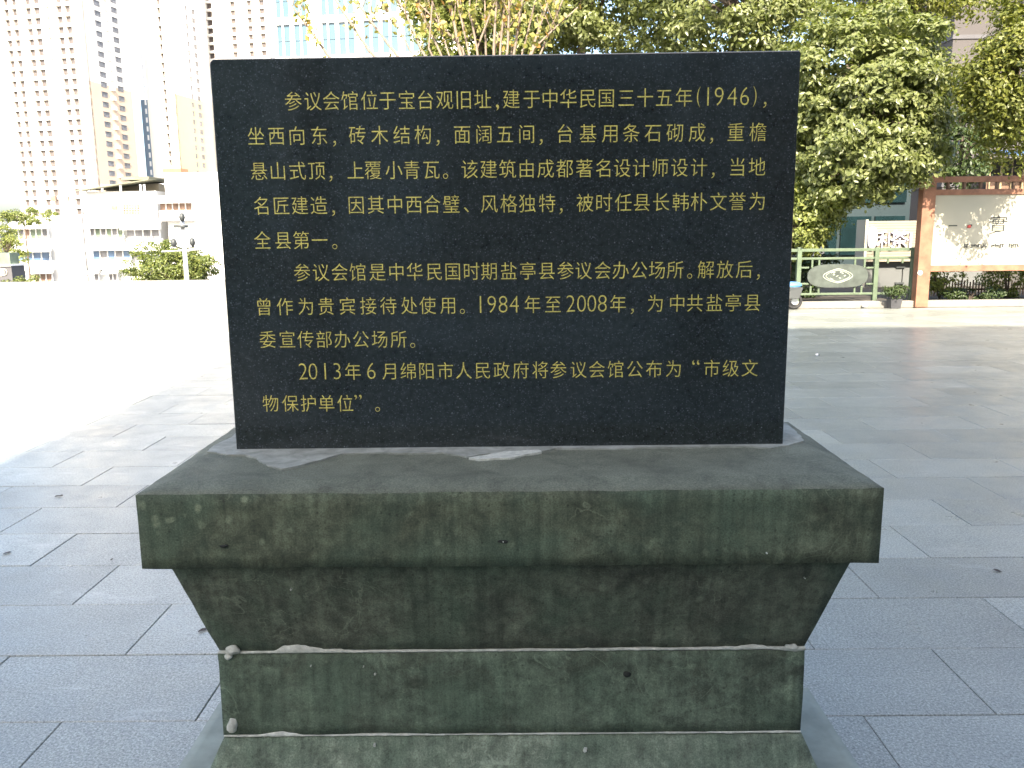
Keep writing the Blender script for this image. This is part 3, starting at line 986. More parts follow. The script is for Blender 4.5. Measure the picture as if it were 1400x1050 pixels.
for k in range(4, 34):
    z = k * fh1 + .4
    mb.box(0.0, .75, 10.1, 11.5, z, z + 1.1)
tag(mb.build('air_conditioners', M['white_wall'], t1), kind='stuff')

# tower two
Y2 = 300.
c2 = aty(243, 180, Y2)
def fpx2(px):
    d = ray(px, 180); a = d.x / d.y
    return (c2.x - a * c2.y) / (math.cos(th) - a * math.sin(th))
def span2(px, w_): return (max(.2, fpx2(px + w_ / 2)), fpx2(px - w_ / 2))
fr2 = sorted([span2(229.5, 4.6), span2(240.2, 2.6)])
W2 = fpx2(205)
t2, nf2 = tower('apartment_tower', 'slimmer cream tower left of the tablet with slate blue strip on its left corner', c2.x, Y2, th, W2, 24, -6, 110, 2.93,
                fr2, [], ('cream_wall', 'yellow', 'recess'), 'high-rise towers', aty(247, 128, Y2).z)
add_windows(t2, nf2, 2.93, fr2, False, .95, 15, 82, -6, 'pane')
flush_windows(t2, nf2, 2.93, [(10.5, 11.4), (14.6, 16.4)], 15, 82, -6, 'grey_pane')
zb2 = aty(206, 135, Y2).z + 6
mb = MB(); mb.box(-W2 - 2.4, -W2 - .02, -.3, 6, 0, zb2)
mb.build('blue_strip', M['blue_strip'], t2)
for k in range(8, 24):
    mb = MB(); mb.box(-W2 - .9, -W2 - .25, -.36, -.3, k * 2.93 + .4, k * 2.93 + 2.1)
    mb.build('strip_window', M['white_wall'], t2)
mb = MB(); zt = aty(230, 237, Y2).z + 6; mb.box(-W2 + 4, .4, -.6, 4, zt, zt + 1.6)
mb.build('cornice', M['cornice'], t2)
c3 = aty(276, 180, Y2 + 22)
def fpx3(px):
    d = ray(px, 180); a = d.x / d.y
    return (c3.x - a * c3.y) / (math.cos(th) - a * math.sin(th))
t3 = tower('apartment_tower', 'pale tower wing directly behind the left edge of the tablet', c3.x + 26, Y2 + 26, th, 26, 18, -6, 118, 2.93,
           [(1.5, 3.6), (6.5, 8.4), (13, 15), (22.2, 24.6)], [], ('cream_wall', 'cream_wall', 'recess'), 'high-rise towers')
add_windows(t3[0], t3[1], 2.93, [(1.5, 3.6), (6.5, 8.4), (13, 15), (22.2, 24.6)], False, .95, 15, 100, -6, 'pane')
mb = MB(); mb.box(-26, -19, -.6, 3, zt, zt + 1.6); mb.build('cornice', M['cornice'], t3[0])

# glass tower
Y4 = 130.
c4 = aty(376, 60, Y4)
gt = empty('office_tower', (c4.x, Y4, -6), R(-8))
tag(gt, 'sky blue glass office block with white mullions above the tablet top', 'building')
mb = MB(); mb.box(0, 32, .5, 22, 0, 60); mb.build('core', M['white_wall'], gt)
ppm = F / 126.
zband = aty(440, 29, Y4).z + 6
colx = [(380, 387), (389.5, 398), (404, 412), (414.5, 421.5), (443, 450), (452, 461), (466, 475), (478, 487), (500, 508), (511, 520), (525, 534), (537, 546), (555, 563), (566, 574), (580, 588), (591, 599)]
gx = [((a - 376) / ppm, (b - 376) / ppm) for a, b in colx]
modh = 50 / ppm
bands = [zband - 2 * modh + k * modh for k in range(-4, 6)]
spn = MB()
for zk in bands:
    spn.box(0, 32, -.15, .5, zk - .5, zk + .5)
spn.build('spandrels', M['white_wall'], gt)
xs_edges = [0] + [v for ab in gx for v in ab] + [32]
for i in range(0, len(xs_edges), 2):
    mb = MB(); mb.box(xs_edges[i], xs_edges[i + 1], -.1, .48, 0, 60); mb.build('mullion', M['white_wall'], gt)
for zk in bands[:-1]:
    for (a, b) in gx:
        for h0, h1 in ((.52, modh / 2 - .06), (modh / 2 + .02, modh - .52)):
            mb = MB(); mb.box(a - .01, b + .01, .2, .3, zk + h0, zk + h1)
            mb.build('pane', M['tower_glass'], gt)

# ------------------------------------------------------------------ low apartment block
YL = 100.
def P(px, py, Y=YL): return aty(px, py, Y)
la = empty('apartment_block', (P(165, 390).x, YL, -6))
LO = Vector((P(165, 390).x, YL, -6))
tag(la, 'low white tiled apartment block with enclosed balconies below the towers', 'building')
def lbox(mb_, pa, pb, y0, y1):
    """box from two pixels (top-left, bottom-right) on the facade plane"""
    a, b = P(*pa), P(*pb)
    mb_.box(a.x - LO.x, b.x - LO.x, y0, y1, b.z - LO.z, a.z - LO.z)
mb = MB(); lbox(mb, (20, 296), (128, 470), 0, 14); lbox(mb, (110, 262), (230, 470), .02, 14.2); lbox(mb, (222, 236), (352, 470), .4, 13)
mb.build('wall', M['white_wall'], la)
def window_band(pa, pb, mat, nm=4, y0=-1.15, hood=True):
    """an enclosed balcony: parapet box below, panes, hood above"""
    a, b = P(*pa), P(*pb)
    x0, x1, z1, z0 = a.x - LO.x, b.x - LO.x, a.z - LO.z, b.z - LO.z
    bx = MB(); bx.box(x0, x1, y0, .3, z0 - 1.15, z0); bx.build('balcony', M['white_wall'], la)
    n = max(1, nm)
    st = (x1 - x0) / n
    for k in range(n):
        q = MB(); q.box(x0 + k * st + .07, x0 + (k + 1) * st - .07, y0 + .25, y0 + .32, z0 + .002, z1 - .002)
        q.build('window', M[mat if not isinstance(mat, list) else mat[k % len(mat)]], la)
        q = MB(); q.box(x0 + (k + 1) * st - .07, x0 + (k + 1) * st + .05, y0 + .2, y0 + .36, z0, z1); q.build('window_post', M['white_wall'], la)
    if hood:
        q = MB(); q.add([(x0 - .4, y0 - .7, z1 - .05), (x1 + .4, y0 - .7, z1 - .05), (x1 + .2, y0 + .4, z1 + .75), (x0 - .2, y0 + .4, z1 + .75),
                         (x0 - .4, y0 - .7, z1 - .13), (x1 + .4, y0 - .7, z1 - .13), (x1 + .2, y0 + .4, z1 + .0), (x0 - .2, y0 + .4, z1 + .0)],
                        [(0, 1, 2, 3), (7, 6, 5, 4), (0, 4, 5, 1), (1, 5, 6, 2), (2, 6, 7, 3), (3, 7, 4, 0)])
        q.build('awning', M['white_wall'], la)
window_band((23, 312), (72, 326), ['green_pane', 'grey_pane', 'brown_pane', 'green_pane'], 6)
window_band((27, 343), (75, 356), 'blue_pane', 4)
window_band((52, 372), (78, 386), 'brown_pane', 3)
window_band((127, 311), (174, 325), ['grey_pane', 'green_pane'], 6)
window_band((176, 313), (222, 326), 'grey_pane', 4, -.9)
window_band((131, 341), (184, 354), ['blue_pane', 'grey_pane'], 5)
window_band((189, 342), (222, 355), 'green_pane', 5, -.8)
window_band((133, 372), (141, 386), 'grey_pane', 1)
window_band((153, 372), (166, 386), 'grey_pane', 2)
window_band((221, 277), (266, 288), 'brown_pane', 5, -.9)
# lattice vents, small openings
for (pa, pb, m_) in (((153, 281), (161, 286), 'brown_pane'), ((112, 288), (116, 292), 'grey_pane'), ((70, 268), (78, 275), 'brown_pane'), ((84, 269), (95, 275), 'shop')):
    q = MB(); lbox(q, pa, pb, -.25, .1); q.build('window', M[m_], la)
for i in range(6):
    for j in range(4):
        q = MB(); lbox(q, (168.5 + i * 3.8, 280 + j * 3.4), (171.5 + i * 3.8, 282.4 + j * 3.4), -.12, .08)
        q.build('vent_opening', M['brown_pane'], la)
# roof canopy
a, b = P(112, 263), P(210, 250)
q = MB()
x0, x1 = a.x - LO.x, b.x - LO.x
zt0, zt1 = P(116, 261).z - LO.z, P(208, 246).z - LO.z
q.add([(x0, -1.5, zt0), (x1, -1.5, zt1), (x1, 8, zt1 + .9), (x0 + 3, 8, zt0 + .8), (x0, -1.5, zt0 - .12), (x1, -1.5, zt1 - .12), (x1, 8, zt1 + .7), (x0 + 3, 8, zt0 + .6)],
      [(0, 1, 2, 3), (7, 6, 5, 4), (0, 4, 5, 1), (1, 5, 6, 2), (2, 6, 7, 3), (3, 7, 4, 0)])
q.build('roof', M['olive_roof'], la)
for px in (147, 172, 199, 204):
    pz = P(px, 262); q = MB(); q.box(pz.x - LO.x - .1, pz.x - LO.x + .1, -1.3, -1.1, pz.z - LO.z, P(px, 253).z - LO.z)
    q.build('roof_post', M['pole'], la)
q = MB(); lbox(q, (120, 250), (203, 262), 3, 8); q.build('penthouse', M['shop'], la)
q = MB(); lbox(q, (168, 242), (206, 246), -.5, 6); q.build('gutter', M['olive_roof'], la)

# far left neighbours
nb = empty('side_house', (P(5, 330, 85).x, 85, -6))
tag(nb, 'white rendered house cropped by the left edge of the picture', 'building')
q = MB(); a, b = P(-95, 302, 85), P(-22, 318, 85); ox = P(5, 330, 85).x
q.box(a.x - ox, b.x - ox, 0, 4, b.z + 6, a.z + 6); q.build('upper_floor', M['white_wall'], nb)
q = MB(); q.box(a.x - ox, b.x - ox - .8, 1.0, 3.9, 0, b.z + 6 + .01); q.build('wall', M['white_wall'], nb)
kk = P(9, 378, 45)
ks = empty('display_kiosk', (kk.x, 45, -6))
tag(ks, 'grey street kiosk with a round cream emblem at the left edge', 'kiosk')
q = MB(); a, b = P(-12, 364, 45), P(18.5, 392, 45)
q.box(a.x - kk.x, b.x - kk.x, 0, 1.2, 0, a.z + 6); q.build('body', M['concrete'], ks)
q = MB(); a2, b2 = P(-12, 346, 45), P(13, 362, 45); q.box(a2.x - kk.x, b2.x - kk.x, .1, .9, b2.z + 6, a2.z + 6); q.build('sign_panel', M['green_pane'], ks)
q = MB(); q.box(a.x - kk.x - .1, b.x - kk.x + .05, -.1, 1.3, a.z + 6, P(0, 361.5, 45).z + 6); q.build('canopy', M['white_wall'], ks)
for px, rr, fill in ((1, .22, True), (5.5, .17, False)):
    cc = P(px, 372, 45); q = MB()
    pts = [(cc.x - kk.x + rr * math.cos(t), -.03, cc.z + 6 + rr * math.sin(t)) for t in [2 * math.pi * i / 20 for i in range(21)]]
    if fill:
        q.add([(cc.x - kk.x, -.05, cc.z + 6)] + pts[:-1], [(0, i + 1, (i + 1) % 20 + 1) for i in range(20)])
    else: q.tube(pts, .025, 5)
    q.build('emblem', M['board'], ks)

# lamp mast on the street below the terrace
YM = 42.
def Q(px, py): return aty(px, py, YM)
mx = Q(256, 389).x
mast = empty('floodlight_mast', (mx, YM, -6))
tag(mast, 'tall pale floodlight mast with dark lamp heads in front of the round tree', 'street lamp')
q = MB(); q.tube([(0, 0, 0), (0, 0, Q(254, 300).z + 6)], [.13, .095], 12); q.build('pole', M['pole'], mast, smooth=True)
for px, py, s_ in ((251, 297, 1), (240, 332, 1), (265, 331, 1)):
    p = Q(px, py); q = MB()
    sph(q, (p.x - mx, -.2, p.z + 6), .19, 12, (.75, .9, 1.15))
    q.tube([(p.x - mx, -.1, p.z + 6), (p.x - mx, .0, p.z + 6 - .2), (0, 0, p.z + 6 - .35)], .03, 6)
    q.build('lamp_head', M['dark_metal'], mast, smooth=True)
a, b = Q(240, 308), Q(255, 311); q = MB(); q.box(a.x - mx, b.x - mx, -.25, .2, b.z + 6, a.z + 6); q.build('camera_box', M['dark_metal'], mast)
a, b = Q(221, 344), Q(276, 341); q = MB(); q.tube([(a.x - mx, 0, a.z + 6), (b.x - mx, 0, b.z + 6)], .035, 6); q.build('cross_arm', M['pole'], mast)

# ------------------------------------------------------------------ trees on the left
def T(px, py, Y): return aty(px, py, Y)
c = T(240, 362, 58)
tree('street_tree', (c.x, 58, -6), (c.x, 58, c.z - .6), (3.0, 2.6, 2.1), 'leaf_far', 'round yellow-green tree behind the floodlight mast', n_clump=300, per=100, clump_r=.5, leaf=.18, seed=3, trunk_r=.16, nbr=16)
c = T(38, 388, 44)
tree('street_tree', (c.x, 44, -6), (c.x, 44, c.z - .5), (1.3, 1.0, 1.0), 'leaf_far', 'small yellow-green tree beside the grey kiosk at left', n_clump=50, per=90, clump_r=.3, leaf=.12, seed=4, trunk_r=.08)
c = T(8, 335, 76)
tree('street_tree', (c.x, 76, -6), (c.x, 76, c.z - .3), (1.4, 1.3, 2.6), 'leaf_green', 'dark green tree at the left edge between house and kiosk', n_clump=70, per=80, clump_r=.5, leaf=.18, seed=5, trunk_r=.12)
c = T(32, 294, 92)
tree('street_tree', (c.x, 92, -6), (c.x, 92, c.z - .2), (3.2, 1.5, .9), 'leaf_far', 'pale leafy tree top behind the left balconies of the white block', n_clump=70, per=70, clump_r=.45, leaf=.2, seed=6, trunk_r=.1)

# ------------------------------------------------------------------ right side: billboard
YB = 15.36
def Bp(px, py): return aty(px, py, YB)
p0 = Bp(1258, 421)
bb = empty('notice_billboard', (p0.x, YB, 0))
tag(bb, 'red-brown timber framed cream billboard with black brush characters under the tree', 'billboard')
bx = p0.x
def bbox(name, pa, pb, y0, y1, mat, bev=.006):
    a, b = Bp(*pa), Bp(*pb)
    q = MB(); q.box(a.x - bx, b.x - bx, y0, y1, b.z, a.z)
    return q.build(name, M[mat], bb, bevel=bev)
zt = Bp(1262, 240).z
q = MB(); q.box(-.10, .13, -.02, .17, 0, zt); q.build('post', M['red_wood'], bb, bevel=.01)
q = MB(); q.box(3.55, 3.78, -.02, .17, 0, zt); q.build('post', M['red_wood'], bb, bevel=.01)
a = Bp(1276, 267); b = Bp(1276, 363)
q = MB(); q.box(.13, 3.55, .03, .09, b.z, a.z); board = q.build('panel', M['board'], bb)
q = MB(); q.box(.13, 3.55, .0, .14, b.z - .11, b.z); q.build('frame_rail', M['red_wood'], bb, bevel=.006)
q = MB(); q.box(.13, 3.55, .0, .14, a.z, a.z + .10); q.build('frame_rail', M['red_wood'], bb, bevel=.006)
zz = Bp(1300, 249).z
q = MB(); q.box(-.3, 3.95, .02, .13, zz, zz + .10); q.build('top_beam', M['red_wood'], bb, bevel=.006)
for k in range(12):
    q = MB(); q.box(.35 + k * .29, .39 + k * .29, .04, .10, a.z + .10, zz); q.build('baluster', M['brown_timber'], bb)
q = MB(); q.add([(-.5, -.35, zz + .16), (4.1, -.35, zz + .16), (4.1, .08, zz + .42), (-.5, .08, zz + .42), (4.1, .5, zz + .16), (-.5, .5, zz + .16),
                 (-.5, -.35, zz + .11), (4.1, -.35, zz + .11), (4.1, .5, zz + .11), (-.5, .5, zz + .11)],
                [(0, 1, 2, 3), (3, 2, 4, 5), (6, 9, 8, 7), (0, 6, 7, 1), (5, 4, 8, 9), (0, 3, 5, 9, 6), (1, 7, 8, 4, 2)])
# brush characters
def put_text(s_, px, py, Y, size, mat, parent, org, yoff, sx=1.):
    c = aty(px, py, Y)
    V, Fc = [], []
    gv, gf = glyph(s_)
    x0, x1 = min(v[0] for v in gv), max(v[0] for v in gv); y0, y1 = min(v[1] for v in gv), max(v[1] for v in gv)
    V = [((x - (x0 + x1) / 2) * size * sx + c.x - org[0], yoff, (y - (y0 + y1) / 2) * size + c.z - org[2]) for x, y in gv]
    me = bpy.data.meshes.new('character'); me.from_pydata(V, [], gf); me.update()
    return link('character', me, M[mat], parent)
put_text('實', 1366, 307, YB, .36, 'ink', bb, (bx, 0, 0), .024)
q = MB()
for px, py, w_, h in ((1304, 308.5, .15, .018), (1328, 308, .05, .03)):
    c = Bp(px, py); q.box(c.x - bx - w_ / 2, c.x - bx + w_ / 2, .022, .03, c.z - h / 2, c.z + h / 2)
q.build('brush_stroke', M['ink'], bb)
q = MB(); c = Bp(1326, 309); q.box(c.x - bx - .03, c.x - bx + .03, .018, .03, c.z - .035, c.z + .015); q.build('seal_mark', M['red_ink'], bb)
q = MB(); r3 = random.Random(5)
for (x0p, x1p) in ((1320, 1325), (1329, 1350), (1357, 1372), (1381, 1394)):
    xp = x0p
    while xp < x1p:
        c = Bp(xp, 336 + r3.uniform(-.6, .6)); hh = r3.uniform(.03, .075)
        q.box(c.x - bx - .009, c.x - bx + .009, .022, .03, c.z - hh / 2, c.z + hh / 2)
        c = Bp(xp + 1, 336 + r3.uniform(-2.2, 2.2)); q.box(c.x - bx - .02, c.x - bx + .02, .0215, .029, c.z - .006, c.z + .006)
        xp += r3.uniform(2.0, 3.2)
q.build('small_lettering', M['ink'], bb)
q = MB(); c = Bp(1257, 373); q.lathe([(.035, -.006), (.045, 0), (.035, .006)], 0, 0, 12)
q.v = [(v[0] + c.x - bx, -.03 + v[2], v[1] + c.z) for v in q.v]; q.build('reflector', M['plastic'], bb)

# ------------------------------------------------------------------ green railing
YF = 15.75
def Fp(px, py): return aty(px, py, YF)
f0 = Fp(1090, 412)
fe = empty('green_railing', (f0.x, YF, .07))
tag(fe, 'weathered green metal railing with an oval grey emblem plaque behind the kerb', 'railing')
def fbar(name, pa, pb, th_, mat='green_paint', dep=.03, yo=0.):
    a, b = Fp(*pa), Fp(*pb)
    q = MB()
    if abs(b.x - a.x) > abs(b.z - a.z):
        zc_ = (a.z + b.z) / 2; q.box(a.x - f0.x, b.x - f0.x, -dep + yo, dep + yo, zc_ - th_ / 2 - .07, zc_ + th_ / 2 - .07)
    else:
        xc_ = (a.x + b.x) / 2; q.box(xc_ - th_ / 2 - f0.x, xc_ + th_ / 2 - f0.x, -dep + yo, dep + yo, min(a.z, b.z) - .07, max(a.z, b.z) - .07)
    return q.build(name, M[mat], fe, bevel=.004)
fbar('top_rail', (1060, 341.5), (1256, 341.5), .055, dep=.035)
fbar('rail', (1060, 353), (1256, 353), .04, dep=.02)
fbar('rail', (1060, 401.5), (1256, 401.5), .04, dep=.02)
for px in (1093, 1199, 1250):
    a, b = Fp(px, 338), Fp(px, 411)
    q = MB(); q.box(a.x - f0.x - .04, a.x - f0.x + .04, -.045, .045, 0, a.z - .07); q.build('post', M['green_paint'], fe, bevel=.005)
for px, y0_, y1_ in ((1110.5, 353, 366), (1120, 353, 366), (1169, 353, 366), (1182, 353, 366), (1119, 391, 401), (1108, 391, 401), (1168, 391, 401), (1177.5, 391, 401),
                     (1214, 353, 360), (1234, 353, 360)):
    fbar('baluster', (px, y0_), (px, y1_), .035, dep=.012)
for y_ in (366, 388):
    fbar('crossbar', (1093, y_), (1106, y_), .032, dep=.012)
    fbar('crossbar', (1184, y_), (1199, y_), .032, dep=.012)
M['plaque'] = plain('grey_green_stone_plaque', (.065, .078, .066), .5, .3, 7)
M['plaque_line'] = plain('pale_plaque_line', (.42, .45, .36), .6, .1, 10)
pc = Fp(1144, 377)
q = MB(); aw, ah, n = .56, .215, 40
ring = []
for i in range(n):
    t = 2 * math.pi * i / n
    ct, st = math.cos(t), math.sin(t)
    ring.append((aw * math.copysign(abs(ct) ** .55, ct), ah * math.copysign(abs(st) ** .9, st)))
vsx = [(pc.x - f0.x + x, -.055, pc.z - .07 + z) for x, z in ring] + [(pc.x - f0.x + x, -.02, pc.z - .07 + z) for x, z in ring]
q.add(vsx, [tuple(reversed(range(n))), tuple(range(n, 2 * n))] + [(i, (i + 1) % n, n + (i + 1) % n, n + i) for i in range(n)])
q.build('plaque', M['plaque'], fe)
q = MB()
for s_ in (1, .82):
    pts = []
    for i in range(41):
        t = 2 * math.pi * i / 40
        pts.append((pc.x - f0.x + .27 * s_ * math.cos(t), -.058, pc.z - .07 + .13 * s_ * math.sin(t) * (1 - .35 * abs(math.cos(t)))))
    q.tube(pts, .006 * s_, 5)
r4 = random.Random(3)
for k in range(12):
    x, z = r4.uniform(-.13, .12), r4.uniform(-.06, .065)
    q.tube([(pc.x - f0.x + x, -.058, pc.z - .07 + z), (pc.x - f0.x + x + r4.uniform(-.04, .04), -.06, pc.z - .07 + z + r4.uniform(-.02, .03)), (pc.x - f0.x + x + r4.uniform(-.05, .05), -.058, pc.z - .07 + z + .02)], .006, 5)
q.build('emblem', M['plaque_line'], fe)

# potted shrub
pp = aty(1222, 420, 15.25)
po = empty('potted_shrub', (pp.x, 15.25, 0))
tag(po, 'small shrub in a dark square pot in front of the railing', 'potted plant')
q = MB(); q.add([(sx * .085, sy * .085, .004) for sx, sy in ((-1, -1), (1, -1), (1, 1), (-1, 1))] + [(sx * .10, sy * .10, .17) for sx, sy in ((-1, -1), (1, -1), (1, 1), (-1, 1))] +
                [(sx * .08, sy * .08, .165) for sx, sy in ((-1, -1), (1, -1), (1, 1), (-1, 1))],
                [(3, 2, 1, 0), (0, 1, 5, 4), (1, 2, 6, 5), (2, 3, 7, 6), (3, 0, 4, 7), (4, 5, 9, 8), (5, 6, 10, 9), (6, 7, 11, 10), (7, 4, 8, 11), (8, 9, 10, 11)])
q.build('pot', M['pot'], po)
Pp, Np = crown_points(26, 60, (.20, .18, .10), .08, 12)
leaf_object('foliage', Pp + np.array([.0, 0, .28]), Np, .04, M['leaf_dark'], po, 12)
q = MB()
for k in range(6): q.tube([(0, 0, .15), (rnd.uniform(-.12, .12), rnd.uniform(-.1, .1), .3)], .006, 5)
q.build('stem', M['bark'], po)

# scooter behind the tablet edge
s0 = aty(1090, 420, 15.2)
sc_ = empty('parked_scooter', (s0.x - .36, 15.2, 0))
tag(sc_, 'dark parked scooter with blue seat cover half hidden by the tablet', 'scooter')
q = MB()
for x in (-.45, .30):
    pts = [(x + .12 * math.cos(t), 0, .15 + .12 * math.sin(t)) for t in [2 * math.pi * i / 16 for i in range(17)]]
    qq = MB(); qq.tube(pts, .03, 6, caps=False); wob = qq.build('wheel', M['rubber'], sc_, smooth=True)
    hb = MB(); hb.lathe([(.06, -.03), (.06, .03)], 0, 0, 12); hb.v = [(v[0] + x, v[2], v[1] + .15) for v in hb.v]; hb.build('hub', M['pole'], wob)
q.add([(-.5, -.1, .2), (.35, -.12, .2), (.42, -.1, .4), (.1, -.1, .42), (-.2, -.1, .26), (-.38, -.06, .62), (-.46, -.06, .62)] +
      [(-.5, .1, .2), (.35, .12, .2), (.42, .1, .4), (.1, .1, .42), (-.2, .1, .26), (-.38, .06, .62), (-.46, .06, .62)],
      [(0, 6, 5, 4, 3, 2, 1), (7, 8, 9, 10, 11, 12, 13)] + [(i, (i + 1) % 7, 7 + (i + 1) % 7, 7 + i) for i in range(7)])
q.build('body', M['dark_metal'], sc_, bevel=.01)
q = MB(); sph(q, (.24, 0, .44), .17, 12, (1.1, .7, .38)); q.build('seat', M['blue_cover'], sc_, smooth=True)
q = MB(); q.tube([(-.44, -.22, .66), (-.43, 0, .63), (-.44, .22, .66)], .014, 6); q.build('handlebar', M['dark_metal'], sc_)

# ------------------------------------------------------------------ buildings at right
YS = 20.
def Sp(px, py, Y=YS): return aty(px, py, Y)
s1 = Sp(1180, 412)
sh = empty('tea_shop', (s1.x, YS, .07))
tag(sh, 'tan tiled shop front with white raised characters and pale panels below', 'building')
def sbox(name, pa, pb, y0, y1, mat, Y=YS, org=None, par=None, mb_=None):
    a, b = Sp(*pa, Y), Sp(*pb, Y)
    o_ = org or s1
    q = mb_ or MB(); q.box(a.x - o_.x, b.x - o_.x, y0, y1, b.z - .07, a.z - .07)
    if mb_ is None: return q.build(name, M[mat], par or sh)
zc = Sp(1180, 302).z - .07; zd = Sp(1180, 358).z - .07
xe = Sp(1352, 300).x - s1.x
# fascia of tile courses, each a strip
nrow = 16
for k in range(nrow):
    z0 = zd + (zc - zd) * k / nrow; z1 = zd + (zc - zd) * (k + 1) / nrow - .008
    q = MB(); q.box(0, xe, -.012 - .003 * (k % 2), .0, z0, z1); q.build('tile_course', M['shop'], sh)
q = MB(); q.box(.01, xe, .001, .5, zd, zc - .01); q.build('fascia', M['concrete'], sh)
q = MB(); q.box(-.06, 0, -.03, .5, 0, zc + .03); q.build('corner_trim', M['board'], sh)
q = MB(); q.box(.01, xe, .25, .5, 0, zd - .01); q.build('wall', M['shop_panel'], sh)
for x0p, x1p in ((1186, 1197), (1205, 1236), (1240, 1256), (1284, 1318), (1324, 1346)):
    a, b = Sp(x0p, 366), Sp(x1p, 404)
    q = MB(); q.box(a.x - s1.x, b.x - s1.x, .19, .26, b.z - .07, a.z - .07); wp = q.build('door_panel', M['shop_panel'], sh)
    for py in (366, 388):
        zq = Sp(x0p, py).z - .07
        q = MB(); q.box(b.x - s1.x - .16, b.x - s1.x + .05, .15, .19, zq - .02, zq + .02); q.build('hinge', M['dark_metal'], sh)
# raised round logo and characters
pc2 = Sp(1189, 325)
q = MB(); n = 28
ring = [(.11 * math.cos(2 * math.pi * i / n), .26 * math.sin(2 * math.pi * i / n)) for i in range(n)]
q.add([(pc2.x - s1.x + .03 + x, -.10, pc2.z - .07 + z) for x, z in ring] + [(pc2.x - s1.x + .03 + x, -.02, pc2.z - .07 + z) for x, z in ring],
      [tuple(reversed(range(n)))] + [(i, (i + 1) % n, n + (i + 1) % n, n + i) for i in range(n)])
q.build('round_logo', M['letter'], sh)
def raised(ch, px, py, hgt, sx):
    c = Sp(px, py); gv, gf = glyph(ch)
    x0, x1 = min(v[0] for v in gv), max(v[0] for v in gv); y0, y1 = min(v[1] for v in gv), max(v[1] for v in gv)
    s_ = hgt / (y1 - y0)
    V = [((x - (x0 + x1) / 2) * s_ * sx + c.x - s1.x, -.09, (y - (y0 + y1) / 2) * s_ + c.z - .07) for x, y in gv]
    me = bpy.data.meshes.new('sign_character'); me.from_pydata(V, [], gf); me.update()
    o = link('sign_character', me, M['letter'], sh)
    sm = o.modifiers.new('solid', 'SOLIDIFY'); sm.thickness = .06; sm.offset = -1
raised('利', 1209, 328, .42, 1.0)
raised('茶', 1228, 327, .42, 1.0)
raised('1', 1243, 329, .36, 1.2)

# grey sheet hoarding left of the shop
h0 = aty(1084, 408, 22)
ho = empty('sheet_hoarding', (h0.x - 2, 22, .07))
tag(ho, 'blue-grey sheet hoarding seen over the railing beside the shop', 'hoarding')
zt_ = aty(1140, 312, 22).z - .07
xx = -2.2
for k in range(9):
    q = MB(); q.box(xx, xx + .53, 0, .04, 0, zt_); q.build('sheet', M['hoarding'], ho); 
    q = MB(); q.box(xx + .53, xx + .55, -.01, .05, 0, zt_ - .02); q.build('seam', M['concrete'], ho)
    xx += .55
q = MB(); q.box(-2.2, xx, -.02, .06, zt_, zt_ + .05); q.build('cap_rail', M['kerb'], ho)
lowd = MB(); a = aty(1084, 353, 21.9); lowd.box(-2.2, xx - .1, -.12, -.06, 0, a.z - .07)
lowd.build('dark_dado', M['teal'], ho)

# teal glazed building
tb = aty(1140, 312, 34)
tg = empty('office_building', (tb.x, 34, .07))
tag(tg, 'dark teal glazed building behind the hoarding and the leaves', 'building')
q = MB(); q.box(-16, 3.1, .3, 12, 0, 6.4); q.build('wall', M['teal_frame'], tg)
for i in range(14):
    for j in range(3):
        q = MB(); x = -15.8 + i * 1.34; z = .3 + j * 2.05
        q.box(x + .08, x + 1.26, .18, .29, z + .08, z + 1.6); q.build('pane', M['teal'], tg)

# tall grey building at the upper right
gb = aty(1340, 30, 42)
gy = empty('grey_building', (gb.x, 42, .07))
tag(gy, 'tall plain warm-grey building rising behind the right trees', 'building')
a, b = aty(1292, 200, 42), aty(1384, 0, 42)
q = MB(); q.box(a.x - gb.x, a.x - gb.x + 14, 0, 12, 0, 24); q.build('wall', M['warm_conc'], gy)
for k in range(6):
    q = MB(); q.box(a.x - gb.x - .05, a.x - gb.x + 14.05, -.06, 12.06, 3.4 * (k + 1), 3.4 * (k + 1) + .18); q.build('floor_band', M['concrete'], gy)
for k in range(5):
    for j in range(4):
        q = MB(); q.box(a.x - gb.x + 4.6 + j * 2.3, a.x - gb.x + 5.9 + j * 2.3, -.04, .02, 3.4 * k + 1.2, 3.4 * k + 2.7); q.build('window', M['grey_pane'], gy)
q = MB(); q.box(a.x - gb.x + 3.0, a.x - gb.x + 3.5, -.25, 0, 0, 24); q.build('pilaster', M['concrete'], gy)

# bamboo balcony with blue awning
yb = 26.
b0 = aty(1352, 245, yb)
ba = empty('bamboo_balcony', (b0.x, yb, .07))
tag(ba, 'bamboo screened upper balcony under a blue awning at the right edge', 'balcony')
zlo, zhi = aty(1352, 262, yb).z - .07, aty(1352, 212, yb).z - .07
q = MB(); q.box(0, 6, .5, 4, 0, zlo - .3); q.build('lower_wall', M['warm_conc'], ba)
q = MB(); q.box(-.1, 6, 0, 4, zlo - .3, zlo); q.build('floor', M['brown_timber'], ba)
for k in range(16):
    q = MB(); q.tube([(.05 + k * .33, .05, zlo), (.05 + k * .33 + rnd.uniform(-.02, .02), .05, zhi)], .035 if k % 2 else .022, 6); q.build('cane', M['bamboo'], ba)
q = MB(); q.box(0, 6, .12, .16, zlo, zlo + .45); q.build('screen', M['brown_timber'], ba)
q = MB(); q.box(0, 6, 1.2, 1.3, zlo, zhi); q.build('back_wall', M['concrete'], ba)
